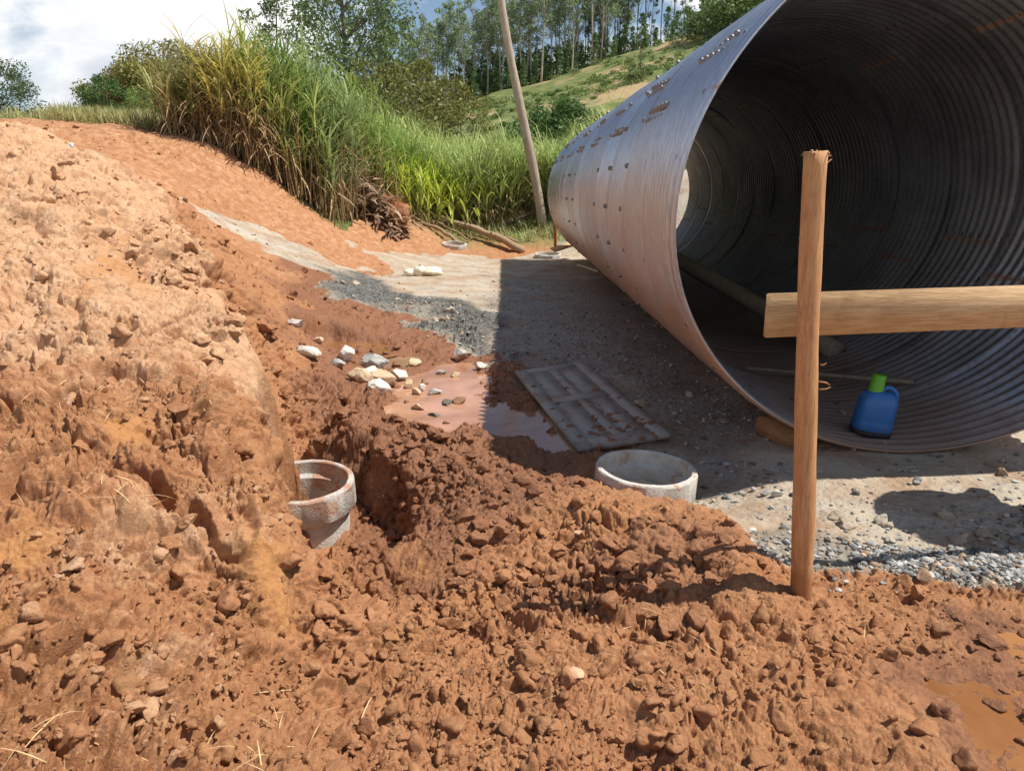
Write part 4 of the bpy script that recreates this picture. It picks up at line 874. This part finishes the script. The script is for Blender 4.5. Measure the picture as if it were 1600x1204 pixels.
# ------------------------------------------------------------------ trees
def leafcloud(cen, rad, n, size, c0, c1, flat=.8, aspect=.45):
    k = rng.integers(0, len(cen), n); d = rng.normal(size=(n, 3)); d /= np.linalg.norm(d, axis=1, keepdims=True); rr = rng.random(n)**.45
    p = cen[k]+d*(rr*rad[k])[:, None]*np.array([1, 1, flat])
    u = rng.normal(size=(n, 3)); u /= np.linalg.norm(u, axis=1, keepdims=True); v = np.cross(u, rng.normal(size=(n, 3))); v /= np.linalg.norm(v, axis=1, keepdims=True)
    s = size*rng.uniform(.6, 1.4, n)[:, None]; a, b_ = u*s*.5, v*s*.5*aspect
    V = np.stack([p-a, p-b_*1., p+a, p+b_], 1).reshape(-1, 3); F = np.arange(n*4).reshape(n, 4)
    cl = rng.uniform(.75, 1.25, len(cen))[k]; C = greens(n, c0, c1)*cl[:, None]; return V, F, np.repeat(C, 4, 0)
def tree_mesh(H, trunk_r, crown0, cr, ncl, nleaf, size, c0, c1, bark, shape='euc', lean=.02, flat=.75):
    mb = MB(); top = np.array([lean*H, lean*.5*H, H*.96]); pts = [np.array([0, 0, -.3])+(top-[0, 0, -.3])*t+np.array([math.sin(t*6)*.01*H, math.cos(t*5)*.01*H-.01*H, 0]) for t in np.linspace(0, 1, 9)]
    mb.tube(pts, [trunk_r*(1-.88*t) for t in np.linspace(0, 1, 9)], 7, c=bark); cen = []; rad = []
    for k in range(ncl):
        t = crown0+(1-crown0)*(k+random.random())/ncl; tt = (t-crown0)/(1-crown0)
        if shape == 'euc': wr = cr*(.35+.65*math.sin(math.pi*min(1, .25+tt*.72)))
        elif shape == 'cone': wr = cr*(1.05-tt)
        else: wr = cr*(.55+.55*math.sin(math.pi*(.15+.75*tt)))
        a = random.uniform(0, 6.28); r = wr*random.uniform(.25, 1.)*(1-.5*(tt > .92)); i = t*8; p0 = pts[min(int(max(0, t-.12)*8), 8)]
        p = np.array([top[0]*t+r*math.cos(a), top[1]*t+r*math.sin(a), t*H]); cen.append(p); rad.append(cr*random.uniform(.28, .5)*(.75 if tt > .85 else 1))
        if shape != 'cone' or k % 2: mb.tube([p0, (p0+p)/2+np.array([0, 0, -.03*H*random.random()]), p], [trunk_r*.35*(1.1-t), trunk_r*.22*(1.1-t)+.01, .012], 5, False, bark)
    V, F, C = leafcloud(np.array(cen), np.array(rad), nleaf, size, c0, c1, flat)
    return mb.mesh('trunk', BARK, True), new_mesh('crown', V, F, LEAF, False, {'tint': C})
def tree(name, ms, lab, cat, px, d, H_at, group=None, s=1., zoff=0., rz=None, xy_=None):
    p = W(px, 300, d) if xy_ is None else xy_; z = gz(p[0], p[1]); root = thing(name, lab, cat, (p[0], p[1], z+zoff), group, (0, 0, random.uniform(0, 6.28) if rz is None else rz)); root.scale = (s*random.uniform(.92, 1.08), s*random.uniform(.92, 1.08), s)
    obj('trunk', ms[0], root); obj('crown', ms[1], root); return root
EU0, EU1 = (.09, .13, .065), (.23, .28, .155); YG0, YG1 = (.045, .09, .028), (.12, .18, .055)
PB = (.42, .37, .30); DBK = (.14, .11, .08)
euc = [tree_mesh(17, .17, c0_, 2.1*w_, 26, 1900, .34, EU0, EU1, PB, 'euc', .01) for c0_, w_ in ((.5, 1.), (.42, 1.1), (.58, .9), (.48, 1.25))]
thin = [tree_mesh(17, .13, c0_, 1.25, 18, 420, .42, (.035, .055, .03), (.09, .12, .06), DBK, 'euc', .015) for c0_ in (.5, .38, .6)]
young = [tree_mesh(7, .09, .08, 1.5, 22, 900, .36, YG0, YG1, DBK, 'cone', .0) for _ in range(3)]
under = [tree_mesh(7, .09, .1, 1.7, 26, 1300, .34, YG0, YG1, DBK, 'round', .0) for _ in range(3)]
def ridge_y(px): return float(np.interp(px, [600, 700, 760, 850, 950, 1060, 1300], [104, 107, 110, 112, 116, 118, 118]))
# dense eucalyptus stand
pxs = np.linspace(640, 975, 46)
for k, px in enumerate(pxs):
    px_ = px+random.uniform(-5, 5); d = ridge_y(px_)+random.uniform(2, 22); h = np.interp(px_, [640, 690, 740, 800, 870, 900, 975], [.72, .78, .82, .95, 1.08, 1.12, 1.05])
    tree('eucalyptus_tree', euc[k % 4], 'slim pale-trunked eucalyptus in the dense stand on the hill behind the pole', 'tree', px_, d, 0, 'dense eucalyptus stand on the hill', h*random.uniform(.82, 1.06))
for k, px in enumerate([908, 925, 941, 955, 968, 984, 997, 1010, 1023, 1040, 1056, 1075, 1110, 1128, 1152, 1170]):
    tree('eucalyptus_tree', thin[k % 3], 'bare stemmed sparse eucalyptus standing against the sky on the hill crest', 'tree', px+random.uniform(-4, 4), ridge_y(px)+random.uniform(4, 16), 0, 'sparse eucalyptus on the crest', random.uniform(.85, 1.15))
for k, px in enumerate(np.linspace(742, 1130, 46)):
    tree('young_tree', young[k % 3], 'young dark green tree along the foot of the hill stand', 'tree', px+random.uniform(-5, 5), ridge_y(px)+random.uniform(1, 10), 0, 'young trees under the tall stand', random.uniform(.6, 1.1)*np.interp(px, [740, 900, 1130], [.6, .8, .95]))
for k, px in enumerate(np.linspace(630, 1000, 60)):
    tree('young_tree', under[k % 3], 'shaded young tree filling the ground between the tall eucalyptus trunks', 'tree', px+random.uniform(-5, 5), ridge_y(px)+random.uniform(10, 26), 0, 'undergrowth trees between the trunks', random.uniform(.9, 1.35)*np.interp(px, [640, 800, 1000], [.75, .9, .7]))
shr = [tree_mesh(3.2, .06, .12, 1.9, 16, 1500, .26, (.055, .09, .025), (.13, .17, .05), DBK, 'round', .0) for _ in range(3)]
oliv = [tree_mesh(5.5, .1, .15, 2.3, 26, 2600, .22, (.075, .085, .02), (.17, .165, .045), DBK, 'round', .02, .6) for _ in range(3)]
for k, (px, d, s) in enumerate([(1085, 104, 1.3), (1110, 103, 1.6), (1135, 100, 1.5), (1160, 101, 1.9), (1185, 98, 1.7), (1125, 108, 2), (1205, 100, 2), (1060, 107, 1.2), (1150, 110, 2.2)]):
    tree('hill_shrub', shr[k % 3], 'rounded olive shrub massed at the top right of the hill', 'shrub', px, d, 0, 'shrubs at the hilltop', s)
tree('small_tree', [young[0][0], shr[0][1]], 'single small dark round tree in the middle of the open hillside', 'tree', 992, 82, 0, None, .75)
lush = [tree_mesh(3.6, .08, .1, 1.6, 26, 6000, .15, (.035, .075, .02), (.10, .165, .045), DBK, 'round') for _ in range(2)]
tree('bush', lush[0], 'dark leafy bush left of the larger one behind the grass', 'bush', 862, 33, 0, None, 1.12)
tree('bush', lush[1], 'larger dark leafy bush nearest to the pipe behind the grass', 'bush', 893, 31, 0, None, 1.08)
lt = [tree_mesh(3, .06, .1, 1.4, 18, 3500, .13, (.08, .13, .03), (.18, .24, .07), DBK, 'round')]
tree('bush', lt[0], 'light green bush at the left of the two dark ones', 'bush', 832, 36, 0, None, 1.1); tree('bush', lt[0], 'light green low bush touching the top of the pipe outline', 'bush', 930, 34, 0, None, 1.0)
olab = ['olive thicket bush', 'brownish olive bush', 'dull green feathery bush']
for k, (px, d, s, lab) in enumerate([(560, 36, .85, 'leftmost feathery olive bush just right of the tall cane grass'), (590, 40, 1.05, 'broad feathery olive bush under the big spreading tree'), (622, 41, 1.0, 'brownish olive bush right of the broad one'), (655, 45, 1.1, 'olive bush below the left end of the eucalyptus stand'), (690, 47, .95, 'dark olive bush in front of the pale trunks'), (722, 52, .85, 'small olive bush nearest to the leaning pole'), (640, 38, .65, 'low rounded olive bush at the front of the thicket'), (600, 34, .6, 'low dark bush just above the grass top'), (675, 40, .55, 'smallest olive bush at the right front of the thicket')]):
    tree('olive_bush', oliv[k % 3], lab, 'bush', px, d, 0, 'olive thicket behind the grass', s)
# big trees on the left
big = tree_mesh(13, .2, .2, 3.5, 58, 10500, .24, (.055, .095, .035), (.17, .22, .09), DBK, 'round', .03, .7)
tree('spreading_tree', big, 'big spreading tree rising above the cane grass', 'tree', 545, 46, 0, None, 1.08)
big2 = tree_mesh(10, .18, .42, 2.2, 24, 3000, .26, (.055, .09, .035), (.16, .2, .085), DBK, 'round', .03, .7)
tree('spreading_tree', big2, 'smaller right neighbour of the big spreading tree', 'tree', 598, 52, 0, None, .98); tree('spreading_tree', big2, 'darker small crowned tree seen left of the big spreading tree', 'tree', 450, 56, 0, None, 1.0)
def acacia():
    p = W(262, 200, 24); z = gz(p[0], p[1]); root = thing('acacia_bush', 'wide feathery olive acacia bush on the ridge left of the cane grass', 'acacia', (p[0], p[1], z)); mb = MB(); cen = []; rad = []
    for k in range(270):
        d_ = rng.normal(size=3); d_ /= np.linalg.norm(d_); d_[2] = abs(d_[2])*.95; q_ = d_*rng.uniform(.45, 1.)*np.array([2.5, 1.7, 3.0]); cen.append(q_+np.array([.2, 0, .35])); rad.append(rng.uniform(.35, .6))
    for k in range(60):
        a = random.uniform(0, 6.28); el = random.uniform(.1, 1.0); L = random.uniform(1.6, 2.75); dx = math.cos(a)*math.cos(el)*L*.98; dy = math.sin(a)*math.cos(el)*L*.7; dz = math.sin(el)*L*1.2+.1
        b0 = np.array([random.uniform(-.4, .7), random.uniform(-.4, .4), -.1]); e_ = b0+np.array([dx, dy, dz]); m_ = b0+np.array([dx*.45, dy*.45, dz*.62])
        mb.tube([b0, m_, e_], [.045, .025, .006], 5, False, DBK)
        for t in np.linspace(.3, 1.06, 7):
            q_ = (b0*(1-t)**2+2*m_*t*(1-t)+e_*t*t) if t <= 1 else e_+(e_-m_)*(t-1)
            cen.append(q_+np.array([random.gauss(0, .12), random.gauss(0, .12), random.gauss(0, .08)])); rad.append(.55*(1.15-.5*t)+.15)
    V, F, C = leafcloud(np.array(cen), np.array(rad), 170000, .10, (.085, .088, .02), (.20, .185, .05), .6, .4)
    mb.build('trunk', BARK, root, True); obj('crown', new_mesh('crown', V, F, LEAF, False, {'tint': C}), root)
acacia()
dl = tree_mesh(4.2, .12, .2, 1.9, 40, 9000, .13, (.035, .055, .025), (.09, .115, .05), DBK, 'round')
tree('roadside_tree', dl, 'dark round tree at the far left edge of the ridge', 'tree', 14, 30, 0, None, .8, zoff=0.1); tree('roadside_tree', dl, 'tiny dark treetop on the skyline right of the round tree', 'tree', 104, 60, 0, None, .6)
for k, (px, d, s, lab) in enumerate([(185, 20, .36, 'low deep green bush on the ridge below the acacia'), (160, 24, .4, 'low olive bush at the left foot of the acacia'), (230, 19, .3, 'small leafy bush on the ridge between the acacia and the cane')]): tree('ridge_bush', lt[0] if k else lush[0], lab, 'bush', px, d, 0, 'low bushes on the ridge', s)
# scrub on the hillside
n = 900; yy_ = rng.uniform(36, 112, n); xy = np.stack([rng.uniform(-.12, .36, n)*yy_, yy_], 1); keep = fbm(np.concatenate([xy*.13, np.zeros((n, 1))], 1), 3, 77) > -.05; b = onground(xy[keep])
V, F, C = leafcloud(b+[0, 0, .15], rng.uniform(.35, 1.1, len(b)), 60000, .24, (.07, .105, .025), (.16, .20, .06), .45); o = obj('hill_scrub', new_mesh('hill_scrub', V, F, LEAF, False, {'tint': C})); tag(o, 'low patchy scrub covering the grassy hillside', 'scrub', kind='stuff')
# ------------------------------------------------------------------ worker standing right of the photo: his hat and shoulders cast the shadow on the pad
def skin(name, verts, edges, rad, mat, parent, sub=2):
    me = bpy.data.meshes.new(name); me.from_pydata([tuple(v) for v in verts], edges, []); me.materials.append(mat); o = obj(name, me, parent)
    m_ = o.modifiers.new('skin', 'SKIN'); m_.use_smooth_shade = True
    for k, r in enumerate(rad):
        sv = me.skin_vertices[0].data[k]; sv.radius = r if isinstance(r, tuple) else (r, r); sv.use_root = k == 0
    sd = o.modifiers.new('sub', 'SUBSURF'); sd.levels = sd.render_levels = sub; return o
def worker(xp, yp, rz):
    z0 = gz(xp, yp); root = thing('person', 'worker in a wide straw hat and blue shirt standing at the right, hands on hips', 'person', (xp, yp, z0), None, (0, 0, rz))
    SK = m_plain('skin', (.36, .19, .12), .55, 0, .08); SHIRT = m_plain('blue_shirt_cloth', (.06, .12, .25), .9); TR = m_plain('dark_trousers_cloth', (.05, .055, .07), .9); BT = m_plain('rubber_boot', (.02, .02, .02), .5); HAT = m_plain('straw_hat', (.5, .36, .17), .9, 0, .2, 30, .004)
    v = [(0, 0, .95), (0, 0, 1.12), (0, 0, 1.33), (0, 0, 1.46), (0, .01, 1.53), (0, .02, 1.62), (0, .02, 1.70)]; e = [(k, k+1) for k in range(6)]; r = [(.15, .1), (.14, .095), (.165, .11), (.1, .08), .052, (.072, .092), (.06, .075)]
    def chain(par, pts, rr):
        i = par
        for p, q_ in zip(pts, rr): v.append(p); e.append((i, len(v)-1)); r.append(q_); i = len(v)-1
        return i
    for sx in (-1, 1):
        chain(0, [(sx*.1, 0, .86), (sx*.11, .015, .48), (sx*.12, -.01, .1), (sx*.13, .1, .04), (sx*.13, .18, .03)], [.085, .06, .04, .04, .03])
        h = chain(3, [(sx*.19, 0, 1.42), (sx*.36, -.06, 1.18), (sx*.20, .06, 1.02)], [.055, .042, .03])
        w_ = chain(h, [(sx*.165, .085, 1.0)], [(.035, .018)])
        for j in range(4): chain(w_, [(sx*(.135-.004*j), .11+.008*j, 1.018-.018*j), (sx*(.10-.006*j), .125+.006*j, 1.012-.018*j), (sx*.075, .128, 1.0-.018*j)], [.0095, .009, .0075])
        chain(h, [(sx*.205, .05, 1.035), (sx*.19, .03, 1.06)], [.011, .009])
    chain(5, [(0, .115, 1.60)], [.014])
    skin('body', v, e, r, SK, root)
    skin('shirt', [(0, 0, .93), (0, 0, 1.12), (0, 0, 1.33), (0, 0, 1.45), (-.19, 0, 1.42), (-.30, -.035, 1.27), (.19, 0, 1.42), (.30, -.035, 1.27)], [(0, 1), (1, 2), (2, 3), (3, 4), (4, 5), (3, 6), (6, 7)], [(.165, .115), (.155, .11), (.18, .125), (.115, .095), .072, .068, .072, .068], SHIRT, root)
    skin('trousers', [(0, 0, .98), (-.1, 0, .85), (-.11, .015, .48), (-.12, -.01, .2), (.1, 0, .85), (.11, .015, .48), (.12, -.01, .2)], [(0, 1), (1, 2), (2, 3), (0, 4), (4, 5), (5, 6)], [(.165, .115), .1, .075, .07, .1, .075, .07], TR, root)
    for sx in (-1, 1): skin('boot', [(sx*.12, -.01, .28), (sx*.12, -.01, .06), (sx*.13, .1, .045), (sx*.13, .2, .04)], [(0, 1), (1, 2), (2, 3)], [.07, .06, (.05, .04), (.045, .03)], BT, root)
    mb = MB(); mb.lathe([(.0005, .13), (.05, .128), (.085, .11), (.1, .06), (.108, 0), (.2, -.012), (.37, -.03), (.372, -.036), (.2, -.02), (.1, -.012)], 40, None, lambda a, z: 1+.03*math.sin(2*a)); mb.build('straw_hat', HAT, root, True, (0, .02, 1.69))
worker(3.2, 3.32, math.radians(95))
# ------------------------------------------------------------------ light
SUN = np.array([.568, -.02, 1.]); SUN /= np.linalg.norm(SUN)
el = math.asin(SUN[2]); az = math.atan2(SUN[0], SUN[1])
sl = bpy.data.lights.new('sun', 'SUN'); so = bpy.data.objects.new('sun', sl); COL.objects.link(so)
sl.energy = 4.9; sl.angle = math.radians(.53); sl.color = (1, .955, .885)
import mathutils
so.rotation_euler = mathutils.Vector(SUN).to_track_quat('Z', 'Y').to_euler(); so.location = (10, 5, 20)
w = bpy.data.worlds.new('World'); S.world = w; w.use_nodes = True; nt = w.node_tree; nt.nodes.clear()
def wn(t, **k):
    nd = nt.nodes.new(t)
    for a_, v_ in k.items(): setattr(nd, a_, v_)
    return nd
sky = wn('ShaderNodeTexSky', sky_type='NISHITA'); sky.sun_disc = False; sky.sun_elevation = el; sky.sun_rotation = az; sky.dust_density = .6; sky.ozone_density = 1.5
tcn = wn('ShaderNodeTexCoord'); mp = wn('ShaderNodeMapping'); nt.links.new(tcn.outputs['Generated'], mp.inputs[0]); mp.inputs['Scale'].default_value = (1, 1, 2.1); mp.inputs['Location'].default_value = (.35, .2, .1)
nz = wn('ShaderNodeTexNoise'); nt.links.new(mp.outputs[0], nz.inputs['Vector']); nz.inputs['Scale'].default_value = 3.1; nz.inputs['Detail'].default_value = 9; nz.inputs['Roughness'].default_value = .56; nz.inputs['Distortion'].default_value = .25
gap = ray(745, 10); gap = gap/np.linalg.norm(gap)          # a blue gap between the clouds
vd = wn('ShaderNodeVectorMath', operation='DISTANCE'); nt.links.new(tcn.outputs['Generated'], vd.inputs[0]); vd.inputs[1].default_value = tuple(gap)
gm = wn('ShaderNodeMapRange'); nt.links.new(vd.outputs['Value'], gm.inputs[0]); gm.inputs[1].default_value = .04; gm.inputs[2].default_value = .32; gm.inputs[3].default_value = .22; gm.inputs[4].default_value = 0
sb_ = wn('ShaderNodeMath', operation='SUBTRACT'); nt.links.new(nz.outputs[0], sb_.inputs[0]); nt.links.new(gm.outputs[0], sb_.inputs[1])
rp = wn('ShaderNodeValToRGB'); nt.links.new(sb_.outputs[0], rp.inputs[0]); rp.color_ramp.elements[0].position = .36; rp.color_ramp.elements[1].position = .46
n2 = wn('ShaderNodeTexNoise'); mp2 = wn('ShaderNodeMapping'); nt.links.new(tcn.outputs['Generated'], mp2.inputs[0]); mp2.inputs['Scale'].default_value = (1, 1, 3); mp2.inputs['Location'].default_value = (3, 1, .03); nt.links.new(mp2.outputs[0], n2.inputs['Vector']); n2.inputs['Scale'].default_value = 4; n2.inputs['Detail'].default_value = 6
rc = wn('ShaderNodeValToRGB'); nt.links.new(n2.outputs[0], rc.inputs[0]); e = rc.color_ramp.elements; e[0].position = .40; e[0].color = (6.4, 6.8, 7.4, 1); e[1].position = .56; e[1].color = (10.4, 10.4, 10.4, 1)
sx = wn('ShaderNodeSeparateXYZ'); nt.links.new(tcn.outputs['Generated'], sx.inputs[0]); mr = wn('ShaderNodeMapRange'); nt.links.new(sx.outputs[2], mr.inputs[0])
mr.inputs[1].default_value = .2; mr.inputs[2].default_value = .36; mr.inputs[3].default_value = 1; mr.inputs[4].default_value = .08
cm = wn('ShaderNodeMath', operation='MULTIPLY'); nt.links.new(rp.outputs[0], cm.inputs[0]); nt.links.new(mr.outputs[0], cm.inputs[1])
mx = wn('ShaderNodeMix', data_type='RGBA'); nt.links.new(cm.outputs[0], mx.inputs[0]); nt.links.new(sky.outputs[0], mx.inputs[6]); nt.links.new(rc.outputs[0], mx.inputs[7])
bg = wn('ShaderNodeBackground'); bg.inputs[1].default_value = .088; nt.links.new(mx.outputs[2], bg.inputs[0]); ow = wn('ShaderNodeOutputWorld'); nt.links.new(bg.outputs[0], ow.inputs[0])
vs = S.view_settings; vs.view_transform = 'Standard'; vs.look = 'None'; vs.exposure = .36; vs.gamma = 1
S.cycles.max_bounces = 8; S.cycles.diffuse_bounces = 4; S.cycles.glossy_bounces = 4
